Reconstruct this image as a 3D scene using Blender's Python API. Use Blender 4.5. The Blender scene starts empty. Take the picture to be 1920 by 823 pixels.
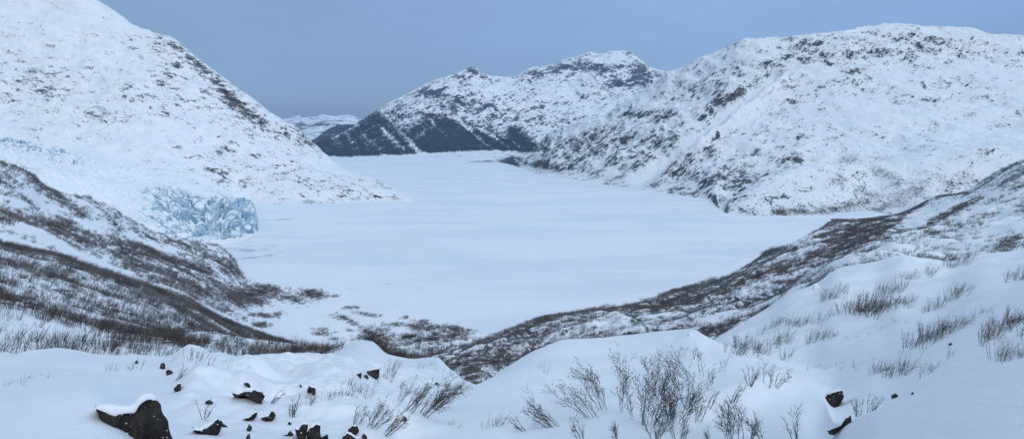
# Frozen glacier lake between snowy mountains, seen from a snowy pass.
import bpy, math, random, time
import numpy as np
from mathutils import Vector
from mathutils.bvhtree import BVHTree

T0 = time.time()
sc = bpy.context.scene
COL = sc.collection
H = 180.0                       # camera height above the lake (m)
F = 1321.0                      # focal length in photo pixels (photo 1920 x 823)
PITCH = math.atan((411.5 - 255.0) / F)
CP, SP = math.cos(PITCH), math.sin(PITCH)

# ------------------------------------------------------------------ camera geometry helpers
def ray(px, py):
    px = np.asarray(px, float); py = np.asarray(py, float)
    u = (411.5 - py) / F
    x = (px - 960.0) / F + 0 * u
    return x, CP + u * SP, -SP + u * CP

def azte(px, py):
    x, y, z = ray(px, py)
    return np.arctan2(x, y), z / np.hypot(x, y)

def project(X, Y, Z):
    dz = Z - H
    f = np.maximum(Y * CP - dz * SP, 1e-3)
    u = Y * SP + dz * CP
    return 960 + F * X / f, 411.5 - F * u / f

# ------------------------------------------------------------------ noise
def _hash(ix, iy, seed):
    h = (ix.astype(np.int64) * 374761393 + iy.astype(np.int64) * 668265263 + seed * 2246822519) & 0xFFFFFFFF
    h = ((h ^ (h >> 13)) * 1274126177) & 0xFFFFFFFF
    h = ((h ^ (h >> 16)) * 2246822519) & 0xFFFFFFFF
    return h ^ (h >> 15)

def perlin(x, y, seed=0):
    ix = np.floor(x); iy = np.floor(y)
    fx = x - ix; fy = y - iy
    ix = ix.astype(np.int64); iy = iy.astype(np.int64)
    ux = fx * fx * fx * (fx * (fx * 6 - 15) + 10); uy = fy * fy * fy * (fy * (fy * 6 - 15) + 10)
    def g(i, j):
        a = _hash(ix + i, iy + j, seed) * (2 * math.pi / 4294967296.0)
        return np.cos(a) * (fx - i) + np.sin(a) * (fy - j)
    a = g(0, 0); b = g(1, 0); c = g(0, 1); d = g(1, 1)
    return 1.45 * (a + ux * (b - a) + uy * (c - a) + ux * uy * (a - b - c + d))

def fbm(x, y, wl, octv=4, seed=0, gain=0.5, ridged=False):
    s = np.zeros_like(x); a = 1.0; tot = 0
    for o in range(octv):
        f = 2.03 ** o / wl
        ca, sa = math.cos(o * 0.9), math.sin(o * 0.9)
        n = perlin((x * ca - y * sa) * f + 17.3 * o, (x * sa + y * ca) * f - 9.1 * o, seed + o * 31)
        if ridged: n = 1 - 2 * np.abs(n)
        s += a * n; tot += a; a *= gain
    return s / tot

def cells(x, y, wl, seed):
    """height of the nearest jittered cell (0..1) and the distance to the cell border"""
    gx = x / wl; gy = y / wl
    ix = np.floor(gx).astype(np.int64); iy = np.floor(gy).astype(np.int64)
    best = np.full(x.shape, 9.0); sec = np.full(x.shape, 9.0); val = np.zeros(x.shape)
    for i in (-1, 0, 1):
        for j in (-1, 0, 1):
            h = _hash(ix + i, iy + j, seed)
            cx = ix + i + (h & 1023) / 1023.0; cy = iy + j + ((h >> 10) & 1023) / 1023.0
            d = (gx - cx) ** 2 + (gy - cy) ** 2
            near = d < best
            sec = np.where(near, best, np.minimum(sec, d))
            val = np.where(near, ((h >> 20) & 1023) / 1023.0, val)
            best = np.where(near, d, best)
    return val, np.sqrt(sec) - np.sqrt(best)

def sstep(a, b, x):
    t = np.clip((x - a) / (b - a), 0, 1)
    return t * t * (3 - 2 * t)

# ------------------------------------------------------------------ interpolation (monotone cubic)
def pchip(xk, yk, x):
    xk = np.asarray(xk, float); yk = np.asarray(yk, float)
    one = yk.ndim == 1
    if one: yk = yk[:, None]
    h = np.diff(xk)[:, None]; dl = np.diff(yk, axis=0) / h
    m = np.zeros_like(yk)
    if len(xk) > 2:
        w1 = 2 * h[1:] + h[:-1]; w2 = h[1:] + 2 * h[:-1]
        ok = dl[1:] * dl[:-1] > 0
        with np.errstate(divide='ignore', invalid='ignore'):
            hm = (w1 + w2) / (w1 / dl[:-1] + w2 / dl[1:])
        m[1:-1] = np.where(ok, hm, 0)
    m[0] = dl[0]; m[-1] = dl[-1]
    x = np.clip(x, xk[0], xk[-1])
    i = np.clip(np.searchsorted(xk, x, side='right') - 1, 0, len(xk) - 2)
    t = ((x - xk[i]) / (xk[i + 1] - xk[i]))[:, None]; hh = h[i]
    r = ((1 + 2 * t) * (1 - t) ** 2 * yk[i] + t * (1 - t) ** 2 * hh * m[i]
         + t * t * (3 - 2 * t) * yk[i + 1] + t * t * (t - 1) * hh * m[i + 1])
    return r[:, 0] if one else r

# ------------------------------------------------------------------ meshes
def mesh_np(name, V, quads=None, tris=None, smooth=True):
    me = bpy.data.meshes.new(name)
    V = np.ascontiguousarray(V, np.float32)
    nq = 0 if quads is None else len(quads); nt = 0 if tris is None else len(tris)
    idx = np.concatenate([([] if quads is None else np.asarray(quads).ravel()), ([] if tris is None else np.asarray(tris).ravel())]).astype(np.int32)
    starts = np.concatenate([np.arange(nq) * 4, nq * 4 + np.arange(nt) * 3]).astype(np.int32)
    me.vertices.add(len(V)); me.vertices.foreach_set('co', V.ravel())
    me.loops.add(len(idx)); me.loops.foreach_set('vertex_index', idx)
    me.polygons.add(nq + nt); me.polygons.foreach_set('loop_start', starts)
    me.update(calc_edges=True)
    me.polygons.foreach_set('use_smooth', np.full(nq + nt, smooth, bool))
    return me

def link(name, me, mat=None, parent=None):
    o = bpy.data.objects.new(name, me)
    COL.objects.link(o)
    if mat is not None and len(me.materials) == 0: me.materials.append(mat)
    if parent is not None: o.parent = parent
    return o

def tag(o, label, cat=None, group=None, kind=None):
    o['label'] = label
    if cat: o['category'] = cat
    if group: o['group'] = group
    if kind: o['kind'] = kind
    return o

def attr(me, name, a):
    at = me.attributes.new(name, 'FLOAT', 'POINT')
    at.data.foreach_set('value', np.ascontiguousarray(a, np.float32).ravel())

SHEETS = {}
def wide(lines, lo=-1e9, hi=1e9):
    """depths given along the view axis -> distances from the viewpoint"""
    f = lambda px, D: D if D == 'L' or not lo <= px <= hi else D * math.hypot(1, (px - 960) / F)
    return [[(a, b_, f(a, D)) for a, b_, D in ln] for ln in lines]
class Sheet: pass

def sheet(key, lines, px0, px1, step, rows, disp=None, zmin=None, low0=False):
    """A terrain sheet lofted through contour lines traced near -> far, each a list of (px, py, distance) points;
    distance 'L' = where that sight line meets the lake."""
    a0 = float(azte(px0, 411)[0]); a1 = float(azte(px1, 411)[0])
    nc = int((a1 - a0) / step) + 1
    A = np.linspace(a0, a1, nc)
    TE, LD = [], []
    for ln in lines:
        az, te, dd = [], [], []
        for (px, py, D) in ln:
            a, t = azte(px, py); a = float(a); t = float(t)
            if D == 'L': D = (H - 0.4) / max(-t, 1e-3)
            az.append(a); te.append(t); dd.append(math.log(D))
        TE.append(pchip(az, te, A)); LD.append(pchip(az, dd, A))
    TE = np.array(TE); LD = np.array(LD)
    for k in range(1, len(lines)): LD[k] = np.maximum(LD[k], LD[k - 1] + 0.006)
    ZK = H + np.exp(LD) * TE
    if low0: ZK[0] = np.where(ZK[1] < 8, np.minimum(ZK[0], -14), ZK[0])
    tk = np.arange(len(lines), dtype=float)
    t = np.concatenate([np.linspace(k, k + 1, rows[k], endpoint=False) for k in range(len(lines) - 1)] + [[len(lines) - 1]])
    D = np.exp(pchip(tk, LD, t)); Z = pchip(tk, ZK, t)
    X = D * np.sin(A)[None]; Y = D * np.cos(A)[None]
    s = Sheet(); s.t = np.repeat(t[:, None], nc, 1); s.D = D
    s.px, s.py = project(X, Y, Z)
    s.X, s.Y, s.Z = X, Y, Z
    if disp is not None: s.Z = Z + disp(s)
    if zmin is not None: s.Z = np.maximum(s.Z, zmin)
    s.px, s.py = project(s.X, s.Y, s.Z)
    nr = len(t); s.shape = (nr, nc)
    i = np.arange(nr - 1)[:, None] * nc + np.arange(nc - 1)[None]
    s.quads = np.stack([i, i + 1, i + nc + 1, i + nc], -1).reshape(-1, 4)
    s.V = np.stack([s.X, s.Y, s.Z], -1).reshape(-1, 3)
    SHEETS[key] = s
    return s

def seg(px, py, pts, w):
    """soft mask round a polyline"""
    best = np.full(px.shape, 1e9)
    for (x0, y0), (x1, y1) in zip(pts[:-1], pts[1:]):
        dx, dy = x1 - x0, y1 - y0
        t = np.clip(((px - x0) * dx + (py - y0) * dy) / (dx * dx + dy * dy), 0, 1)
        best = np.minimum(best, (px - x0 - t * dx) ** 2 + (py - y0 - t * dy) ** 2)
    return np.exp(-best / (w * w))

def ell(px, py, cx, cy, rx, ry, deg=0):
    a = math.radians(deg); c, s = math.cos(a), math.sin(a)
    u = ((px - cx) * c + (py - cy) * s) / rx; v = (-(px - cx) * s + (py - cy) * c) / ry
    return np.exp(-(u * u + v * v) ** 1.5)

# ------------------------------------------------------------------ materials
def new_mat(name):
    m = bpy.data.materials.new(name); m.use_nodes = True
    nt = m.node_tree; nt.nodes.clear()
    out = nt.nodes.new('ShaderNodeOutputMaterial'); b = nt.nodes.new('ShaderNodeBsdfPrincipled')
    nt.links.new(b.outputs[0], out.inputs[0])
    b.inputs['Roughness'].default_value = 0.75
    b.inputs['Specular IOR Level'].default_value = 0.2
    return m, nt, b

class NT:
    """tiny node helper"""
    def __init__(s, nt): s.nt = nt
    def n(s, typ, **kw):
        nd = s.nt.nodes.new(typ)
        for k, v in kw.items(): setattr(nd, k, v)
        return nd
    def inp(s, sock, v):
        if hasattr(v, 'is_output'): s.nt.links.new(v, sock)
        else: sock.default_value = v
    def math(s, op, a, b=0.0, c=None, clamp=False):
        nd = s.n('ShaderNodeMath', operation=op, use_clamp=clamp)
        s.inp(nd.inputs[0], a); s.inp(nd.inputs[1], b)
        if c is not None: s.inp(nd.inputs[2], c)
        return nd.outputs[0]
    def mix(s, f, a, b):
        nd = s.n('ShaderNodeMix', data_type='RGBA')
        s.inp(nd.inputs[0], f); s.inp(nd.inputs[6], a); s.inp(nd.inputs[7], b)
        return nd.outputs[2]
    def ss(s, x, a, b):
        nd = s.n('ShaderNodeMapRange', interpolation_type='SMOOTHSTEP')
        s.inp(nd.inputs[0], x); s.inp(nd.inputs[1], a); s.inp(nd.inputs[2], b)
        return nd.outputs[0]
    def pos(s): return s.n('ShaderNodeNewGeometry').outputs['Position']
    def mapping(s, v, rot=(0, 0, 0), scale=(1, 1, 1)):
        nd = s.n('ShaderNodeMapping'); s.inp(nd.inputs[0], v)
        nd.inputs['Rotation'].default_value = [math.radians(r) for r in rot]; nd.inputs['Scale'].default_value = scale
        return nd.outputs[0]
    def noise(s, v, scale, detail=5, rough=0.55, dist=0.0, lac=2.0):
        nd = s.n('ShaderNodeTexNoise'); s.inp(nd.inputs['Vector'], v)
        nd.inputs['Scale'].default_value = scale; nd.inputs['Detail'].default_value = detail
        nd.inputs['Roughness'].default_value = rough; nd.inputs['Distortion'].default_value = dist
        nd.inputs['Lacunarity'].default_value = lac
        return nd.outputs[0]
    def attr(s, name): return s.n('ShaderNodeAttribute', attribute_name=name).outputs['Fac']
    def bump(s, h, strength, dist, b):
        nd = s.n('ShaderNodeBump'); nd.inputs['Strength'].default_value = strength; nd.inputs['Distance'].default_value = dist
        s.inp(nd.inputs['Height'], h); s.nt.links.new(nd.outputs[0], b.inputs['Normal'])

SNOW = (0.84, 0.87, 0.885, 1)
def mountain_mat(name, wl, rot, aniso, rock_a=(0.03, 0.032, 0.036, 1), rock_b=(0.105, 0.098, 0.09, 1), gain=6.0, slope=0.7, forest=None, s0=0.35, veil_k=0.42, veil_c=(0.27, 0.255, 0.24, 1)):
    """snow with rock breaking through where the 'rock' attribute and the steepness ask for it"""
    m, nt, b = new_mat(name); N = NT(nt)
    P = N.pos()
    v = N.mapping(N.mapping(P, rot=rot), scale=aniso)
    n1 = N.noise(v, 1.0 / wl, 8, 0.66, 0.5)
    v2 = N.mapping(N.mapping(P, rot=(rot[0] + 12, rot[1] * 1.25, 25)), scale=aniso)
    n2 = N.noise(v2, 1.0 / (wl * 0.24), 6, 0.66, 0.3)
    nn = N.math('ADD', N.math('MULTIPLY', n1, 0.52), N.math('MULTIPLY', n2, 0.48))
    nz = N.n('ShaderNodeSeparateXYZ'); g = N.n('ShaderNodeNewGeometry'); nt.links.new(g.outputs['Normal'], nz.inputs[0])
    st = N.math('SUBTRACT', N.math('SUBTRACT', 1.0, nz.outputs[2]), s0)
    clus = N.noise(N.mapping(P, rot=(15, rot[1], 0), scale=(0.8, 1, 1.3)), 1.0 / (wl * 7), 4, 0.6, 0.6)
    val = N.math('ADD', N.attr('rock'), N.math('MULTIPLY', N.math('SUBTRACT', nn, 0.5), gain))
    val = N.math('ADD', val, N.math('MULTIPLY', N.math('SUBTRACT', clus, 0.5), 1.3))
    val = N.math('ADD', val, N.math('MULTIPLY', st, slope))
    veil = N.math('MULTIPLY', N.ss(val, 0.14, 0.62), veil_k)
    mask = N.ss(val, 0.57, 0.67)
    rc = N.mix(N.ss(N.noise(v, 1.7 / wl, 5, 0.6), 0.38, 0.62), rock_a, rock_b)
    # thin dusting and scoured patches in the snow itself
    sn = N.mix(N.ss(N.noise(v, 0.35 / wl, 6, 0.65), 0.35, 0.7), SNOW, (0.78, 0.81, 0.85, 1))
    col = N.mix(veil, sn, veil_c)
    col = N.mix(mask, col, rc)
    if forest is not None:
        fm = N.ss(N.math('ADD', N.attr('forest'), N.math('MULTIPLY', N.math('SUBTRACT', n2, 0.5), 3.0)), 0.36, 0.64)
        col = N.mix(fm, col, forest)
    nt.links.new(col, b.inputs['Base Color'])
    N.bump(nn, 0.5, wl * 0.22, b)
    return m

def snow_mat(name, wl=0.5, amp=0.05, grain=0.02, dist_wl=None):
    m, nt, b = new_mat(name); N = NT(nt)
    P = N.pos()
    n1 = N.noise(N.mapping(P, rot=(0, 0, 35), scale=(1, 0.45, 1)), 1.0 / wl, 6, 0.55)
    n2 = N.noise(P, 1.0 / (wl * 0.12), 3, 0.6)
    h = N.math('ADD', n1, N.math('MULTIPLY', n2, grain))
    big = N.noise(N.mapping(P, rot=(0, 0, 20), scale=(1, 0.5, 1)), 0.22 / wl, 4, 0.5)
    col = N.mix(N.ss(big, 0.35, 0.7), (0.86, 0.875, 0.89, 1), (0.80, 0.825, 0.86, 1))
    if dist_wl:    # litter: bits of bark, twig ends and dead grass lying on the snow
        d = N.noise(N.mapping(P, rot=(10, 20, 60), scale=(1, 0.35, 1)), 1.0 / dist_wl, 5, 0.7)
        mk = N.ss(N.math('ADD', N.attr('litter'), N.math('MULTIPLY', N.math('SUBTRACT', d, 0.5), 2.6)), 0.45, 0.62)
        col = N.mix(mk, col, (0.10, 0.085, 0.07, 1))
    nt.links.new(col, b.inputs['Base Color'])
    b.inputs['Roughness'].default_value = 0.6
    N.bump(h, 0.6, amp, b)
    return m

def wood_mat(name, a, bcol, wl=0.4):
    m, nt, b = new_mat(name); N = NT(nt)
    n = N.noise(N.pos(), 1.0 / wl, 4, 0.6)
    nt.links.new(N.mix(N.ss(n, 0.35, 0.65), a, bcol), b.inputs['Base Color'])
    b.inputs['Roughness'].default_value = 0.85
    return m

M_LEFT = mountain_mat('snowy_slope_speckled', 30, (0, -16, 0), (0.9, 1, 2.4), gain=6.6, slope=1.5, s0=0.16)
M_RIGHT = mountain_mat('snowy_slope_ribbed', 46, (0, 36, 0), (0.68, 0.85, 2.0), gain=6.2, slope=1.35, s0=0.12)
M_MID = mountain_mat('snowy_peak_forest_foot', 120, (0, 26, 0), (0.6, 0.8, 2.0), rock_a=(0.03, 0.035, 0.045, 1), rock_b=(0.09, 0.09, 0.09, 1),
                     gain=6.0, slope=1.6, s0=0.16, forest=(0.03, 0.036, 0.036, 1))
M_FAR = mountain_mat('far_snow', 260, (0, 0, 0), (0.5, 0.5, 1.6), gain=5.5, slope=0.6, forest=(0.02, 0.026, 0.026, 1))
M_MOR = snow_mat('snow_hillside', 9.0, 1.2, 0.05, dist_wl=7.0)
M_SNOW = snow_mat('drifted_snow', 0.8, 0.10, 0.16)
M_TWIG = wood_mat('bare_alder_bark', (0.032, 0.028, 0.026, 1), (0.10, 0.084, 0.074, 1), 0.4)
M_TUFT = wood_mat('grey_twigs', (0.05, 0.046, 0.043, 1), (0.16, 0.145, 0.135, 1), 0.6)
M_BRUSH = wood_mat('brush_bark', (0.065, 0.062, 0.06, 1), (0.19, 0.178, 0.17, 1), 9.0)
M_BRUSHN = wood_mat('brown_brush_bark', (0.032, 0.027, 0.024, 1), (0.12, 0.10, 0.088, 1), 3.5)
M_BRUSHG = wood_mat('grey_brush_bark', (0.05, 0.046, 0.044, 1), (0.13, 0.115, 0.105, 1), 12.0)
M_PINE = wood_mat('dark_conifers', (0.012, 0.018, 0.016, 1), (0.03, 0.04, 0.034, 1), 60.0)

m, nt, b = new_mat('dark_wet_rock'); N = NT(nt); P = N.pos()
v = N.mapping(P, scale=(1, 1, 0.35))
r1 = N.noise(v, 6.0, 6, 0.65); r2 = N.noise(P, 26.0, 5, 0.7)
c = N.mix(N.ss(r1, 0.35, 0.68), (0.008, 0.0075, 0.007, 1), (0.045, 0.04, 0.036, 1))
c = N.mix(N.ss(r2, 0.60, 0.70), c, (0.13, 0.13, 0.125, 1))
nz = N.n('ShaderNodeSeparateXYZ'); g = N.n('ShaderNodeNewGeometry'); nt.links.new(g.outputs['Normal'], nz.inputs[0])
c = N.mix(N.ss(N.math('ADD', nz.outputs[2], N.math('MULTIPLY', N.math('SUBTRACT', r2, 0.5), 2.6)), 0.56, 0.72), c, SNOW)
nt.links.new(c, b.inputs['Base Color']); N.bump(N.math('ADD', r1, N.math('MULTIPLY', r2, 0.3)), 0.9, 0.05, b)
b.inputs['Roughness'].default_value = 0.6
M_ROCK = m

m, nt, b = new_mat('glacier_ice'); N = NT(nt); P = N.pos()
nz = N.n('ShaderNodeSeparateXYZ'); g = N.n('ShaderNodeNewGeometry'); nt.links.new(g.outputs['Normal'], nz.inputs[0])
n1 = N.noise(N.mapping(P, scale=(1, 1, 0.6)), 1 / 14.0, 6, 0.6, 0.5)
st = N.math('ADD', N.math('SUBTRACT', 1.0, nz.outputs[2]), N.math('MULTIPLY', N.math('SUBTRACT', n1, 0.5), 0.9))
st = N.math('ADD', st, N.math('MULTIPLY', N.attr('ice'), 0.34))
ic = N.mix(N.ss(N.noise(P, 1 / 22.0, 5, 0.6), 0.35, 0.65), (0.20, 0.365, 0.50, 1), (0.52, 0.66, 0.76, 1))
c = N.mix(N.ss(st, 0.46, 0.92), (0.84, 0.865, 0.89, 1), ic)
dn = N.noise(N.mapping(P, rot=(30, 10, 0), scale=(1, 1, 2)), 1 / 9.0, 5, 0.7)
c = N.mix(N.ss(N.math('ADD', N.attr('rock'), N.math('MULTIPLY', N.math('SUBTRACT', dn, 0.5), 2.5)), 0.5, 0.65), c, (0.09, 0.085, 0.08, 1))
nt.links.new(c, b.inputs['Base Color']); b.inputs['Roughness'].default_value = 0.45
N.bump(n1, 0.6, 5.0, b)
M_ICE = m

m, nt, b = new_mat('snow_covered_lake_ice'); N = NT(nt); P = N.pos()
n1 = N.noise(N.mapping(P, rot=(0, 0, 12), scale=(0.45, 1, 1)), 1 / 160.0, 6, 0.55, 0.6)
n2 = N.noise(N.mapping(P, rot=(0, 0, -8), scale=(0.25, 1, 1)), 1 / 12.0, 5, 0.6)
c = N.mix(N.ss(n1, 0.38, 0.68), (0.84, 0.87, 0.895, 1), (0.74, 0.79, 0.845, 1))
pat = N.ss(N.math('ADD', N.attr('dark'), N.math('MULTIPLY', N.math('SUBTRACT', n2, 0.5), 2.2)), 0.4, 0.9)
c = N.mix(pat, c, (0.40, 0.45, 0.52, 1))
nt.links.new(c, b.inputs['Base Color']); b.inputs['Roughness'].default_value = 0.55
N.bump(n2, 0.25, 0.5, b)
M_LAKE = m

# ------------------------------------------------------------------ the setting: mountains
def build(name, s, mat, label, cat, attrs):
    me = mesh_np(name, s.V, quads=s.quads)
    for k, a in attrs.items(): attr(me, k, a)
    o = link(name, me, mat)
    tag(o, label, cat, kind='structure')
    return o

STEP = 1.15e-3

# --- left mountain
LM = [
 [(-700,330,1750),(-200,262,1750),(0,288,1750),(145,312,1720),(215,325,1720),(340,362,1700),(400,385,1720),(460,400,1640),(530,400,1640),(630,398,1650),(750,394,1680),(790,392,1690),(860,392,1700)],
 [(-700,190,1900),(-200,225,1900),(0,262,1900),(145,290,1850),(215,305,1850),(340,345,1800),(400,372,1800),(460,383,'L'),(530,384,'L'),(630,381,'L'),(750,378,'L'),(780,378,'L'),(860,380,'L')],
 [(-700,50,2200),(-300,80,2200),(0,150,2200),(200,185,2150),(400,270,2080),(500,318,2030),(600,345,1980),(690,358,1960),(750,369,1950),(785,377,1945),(860,384,1960)],
 [(-700,-80,2500),(-300,-70,2480),(0,30,2450),(200,90,2400),(400,190,2300),(500,255,2220),(570,300,2150),(640,332,2080),(690,345,2030),(750,364,1985),(785,378,1960),(860,388,1990)],
 [(-700,-380,3000),(-200,-210,2900),(0,-95,2800),(100,-38,2720),(170,0,2650),(215,25,2630),(250,51,2600),(290,65,2580),(320,75,2560),(360,102,2540),(400,135,2520),(435,161,2500),(480,195,2480),(510,220,2450),(555,246,2420),(580,267,2390),(612,292,2330),(645,317,2200),(668,328,2120),(690,332,2080),(720,345,2040),(750,361,2010),(785,379,1990),(860,392,2010)],
 [(-700,-200,3500),(0,10,3300),(290,120,3100),(480,240,2900),(612,330,2600),(690,360,2250),(785,390,2080),(860,400,2080)],
 [(-700,100,4200),(0,220,3900),(290,255,3600),(480,300,3300),(612,370,2800),(690,390,2350),(785,410,2150),(860,420,2150)],
]
def d_lm(s):
    w = sstep(0.9, 1.6, s.t) * np.clip((s.Z + 5) / 120, 0.12, 1)
    n = fbm(s.X, s.Y, 320, 3, 11) * 32 + fbm(s.X - 0.5 * s.Z, s.Y, 130, 5, 12, 0.56, True) * 20 + fbm(s.X, s.Y, 24, 3, 13, 0.6) * 3.4
    crest = 1 - 0.5 * np.exp(-((s.t - 4) / 0.35) ** 2)
    gul = seg(s.px, s.py, [(290,72),(340,100),(385,140),(440,190),(500,245),(560,278)], 9)
    return n * w * crest - 10 * gul * w - 40 * sstep(772, 800, s.px)
s = sheet('left', wide(LM), -700, 860, STEP, [8, 70, 70, 90, 25, 12], d_lm, low0=True)
x, y = s.px, s.py
nz = fbm(s.X, s.Y, 130, 4, 21)
rock = -0.03 + 0.10 * nz - 0.14 * sstep(120, 50, y) * sstep(300, 220, x) - 0.10 * sstep(215, 250, y) * sstep(330, 230, x)
rock += 0.16 * np.clip(fbm(s.X - 0.4 * s.Z, s.Y, 210, 3, 23), -0.5, 1)
rock += 0.12 * sstep(180, 330, y) * sstep(280, 520, x)
rock += 0.12 * sstep(430, 640, x) * sstep(300, 370, y)
rock += 0.55 * seg(x, y, [(293,70),(318,80),(345,100),(365,115),(392,140),(425,175),(455,205),(490,228)], 8) + 0.30 * seg(x, y, [(420,180),(460,220),(520,245),(580,275)], 13)
for e in [(165,122,14,8),(232,163,9,6),(105,135,14,7),(245,185,16,9),(200,222,40,12),(90,165,25,16),(55,205,14,10),(50,240,10,5),(270,135,9,4),(190,215,16,9),
          (330,215,22,12),(245,222,14,8),(70,50,34,4),(95,85,24,6),(140,45,40,4),(310,205,10,14),(285,205,12,8),(390,318,14,8),(210,27,9,6),(120,130,8,5)]:
    rock += 0.30 * ell(x, y, *e, 8 if e[2] > e[3] else 0)
for e in [(520,320,26,10),(560,335,30,8),(600,345,30,8),(500,360,20,7),(640,352,26,5),(640,378,24,3),(700,368,26,4),(720,352,18,5),(620,330,26,6),(470,345,16,8),(540,372,20,5)]:
    rock += 0.17 * ell(x, y, *e, 10)
rock -= 0.25 * sstep(200, 60, y + 0.0 * x) * sstep(330, 200, x) * 0.6
build('mountain', s, M_LEFT, 'snowy mountain at left, sloping down to a low point on the lake', 'mountain', dict(rock=rock))

# --- middle mountain
MM = [
 [(440,296,5200),(600,296,5200),(640,298,5200),(900,300,5200),(1000,302,5000),(1300,302,5000)],
 [(440,290,'L'),(580,290,'L'),(600,293,'L'),(640,293.5,'L'),(900,296.5,'L'),(1000,298,'L'),(1300,298,'L')],
 [(440,291,6500),(560,291,6600),(590,287,6700),(620,286,6800),(700,285,6700),(800,283,6600),(900,281,6600),(1000,285,6500),(1300,285,6500)],
 [(440,296,7000),(570,290,7200),(600,275,7300),(650,262,7400),(720,245,7400),(800,238,7300),(880,240,7300),(960,255,7300),(1020,255,7300),(1100,235,7500),(1300,235,7500)],
 [(440,300,7400),(570,292,7600),(600,275,7800),(650,254,7900),(720,224,7900),(800,195,7900),(886,180,7900),(960,185,8000),(1050,170,8300),(1160,160,8500),(1300,180,8500)],
 [(440,305,8000),(570,290,8100),(594,273,8200),(635,253,8300),(665,236,8350),(685,225,8400),(702,215,8450),(725,195,8500),(760,181,8550),(790,165,8600),(820,152,8600),(845,145,8600),(865,139,8600),(876,134,8600),(886,127,8600),(896,133,8600),(907,141,8650),(932,146,8800),(960,149,9000),(990,133,9200),(1025,128,9300),(1050,120,9400),(1080,109,9500),(1105,102,9500),(1125,105,9500),(1160,97,9500),(1180,100,9500),(1200,114,9500),(1220,130,9500),(1242,138,9600),(1300,150,9600)],
 [(440,320,9000),(594,300,9500),(720,250,9800),(886,190,10000),(960,200,10500),(1105,160,11000),(1300,200,11000)],
 [(440,330,10500),(594,310,11000),(720,290,11500),(886,280,12000),(1105,270,12500),(1300,280,12500)],
]
def d_mm(s):
    w = sstep(1.6, 3.2, s.t)
    n = fbm(s.X, s.Y, 900, 3, 41) * 60 + fbm(s.X + 0.5 * s.Z, s.Y, 420, 5, 42, 0.58, True) * 75 + fbm(s.X, s.Y, 80, 3, 43, 0.6) * 11
    crest = (1 - 0.55 * np.exp(-((s.t - 5) / 0.4) ** 2)) * (0.35 + 0.65 * sstep(640, 740, s.px))
    flats = fbm(s.X, s.Y, 160, 4, 44) * 6 * np.exp(-((s.t - 1.8) / 0.5) ** 2)
    return n * w * crest + flats
s = sheet('middle', MM, 440, 1300, 0.8e-3, [4, 24, 50, 70, 90, 20, 10], d_mm, low0=True)
x, y = s.px, s.py
nz = fbm(s.X, s.Y, 420, 4, 51)
rock = 0.25 + 0.16 * nz + 0.16 * sstep(150, 240, y) * sstep(1000, 880, x)
rock += 0.25 * sstep(760, 660, x) * sstep(170, 215, y)
for e in [(886,133,14,8),(860,143,16,5),(1095,122,26,12),(1060,125,22,7),(1040,130,14,6),(1200,130,18,14),(1225,140,12,8),(1120,128,16,9),(1200,150,22,16),(1000,138,20,6),(800,170,40,8),(840,185,46,10),(1150,160,30,14),(1090,180,16,8),(700,220,18,10)]:
    rock += 0.42 * ell(x, y, *e, 12)
for e in [(1155,108,24,8),(925,165,24,12),(870,215,12,40),(960,195,40,10),(1080,190,50,14),(1130,205,40,12)]:
    rock -= 0.30 * ell(x, y, *e)
forest = 0.0 * x
# forest edge: dark below this line
fx = [440,560,595,620,660,700,740,770,800,830,860,890,920,945,965,985,1005,1020,1100,1300]
fy = [300,280,268,255,238,216,222,240,226,222,226,234,246,262,240,252,270,286,292,292]
edge = np.interp(x, fx, fy)
low = np.interp(x, [440,600,640,760,830,900,960,1000,1300], [300,292,291,288,283,280,281,284,284])
q = s.X * 0.80 + s.Z * 0.75 + s.Y * 0.15; r_ = s.Z * 0.6 - s.X * 0.6
streak = perlin(q / 150.0, r_ / 900.0, 55) * 0.6 + perlin(q / 62.0, r_ / 420.0, 56) * 0.55 + fbm(s.X, s.Y, 90, 4, 57, 0.65) * 0.55
forest = sstep(-22, 14, y - edge + 16 * fbm(s.X, s.Y, 300, 4, 58, 0.6)) * sstep(6, -2, y - low)
forest = forest * (1.0 - 0.10 * sstep(860, 780, x)) - np.clip(streak - 0.10 + 0.14 * sstep(800, 740, x) - 0.18 * ell(x, y, 870, 262, 100, 28), 0, 1) * 1.35
for pts, w in [([(772,222),(748,240),(722,262)], 4), ([(700,235),(670,262),(655,276)], 3), ([(735,232),(705,262),(690,276)], 3), ([(815,236),(800,248),(772,260)], 5), ([(852,238),(885,242)], 4), ([(640,268),(655,276)], 3), ([(958,258),(975,276)], 2.2), ([(870,232),(905,248),(935,262)], 2)]:
    forest -= 0.42 * seg(x + 9 * perlin(s.X / 130, s.Y / 130, 59), y, pts, w) * (0.5 + 0.9 * np.abs(streak))
forest = np.clip(forest, 0, 1)
flat = sstep(278, 283, y) * sstep(1.0, 1.2, s.t)
rock = rock * (1 - flat) + flat * (0.42 + 0.35 * sstep(640, 600, x) + 0.3 * sstep(930, 990, x))
s.forest = forest
build('mountain', s, M_MID, 'twin peaked snowy mountain with dark forested foot across the frozen lake', 'mountain', dict(rock=rock, forest=forest))

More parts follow.
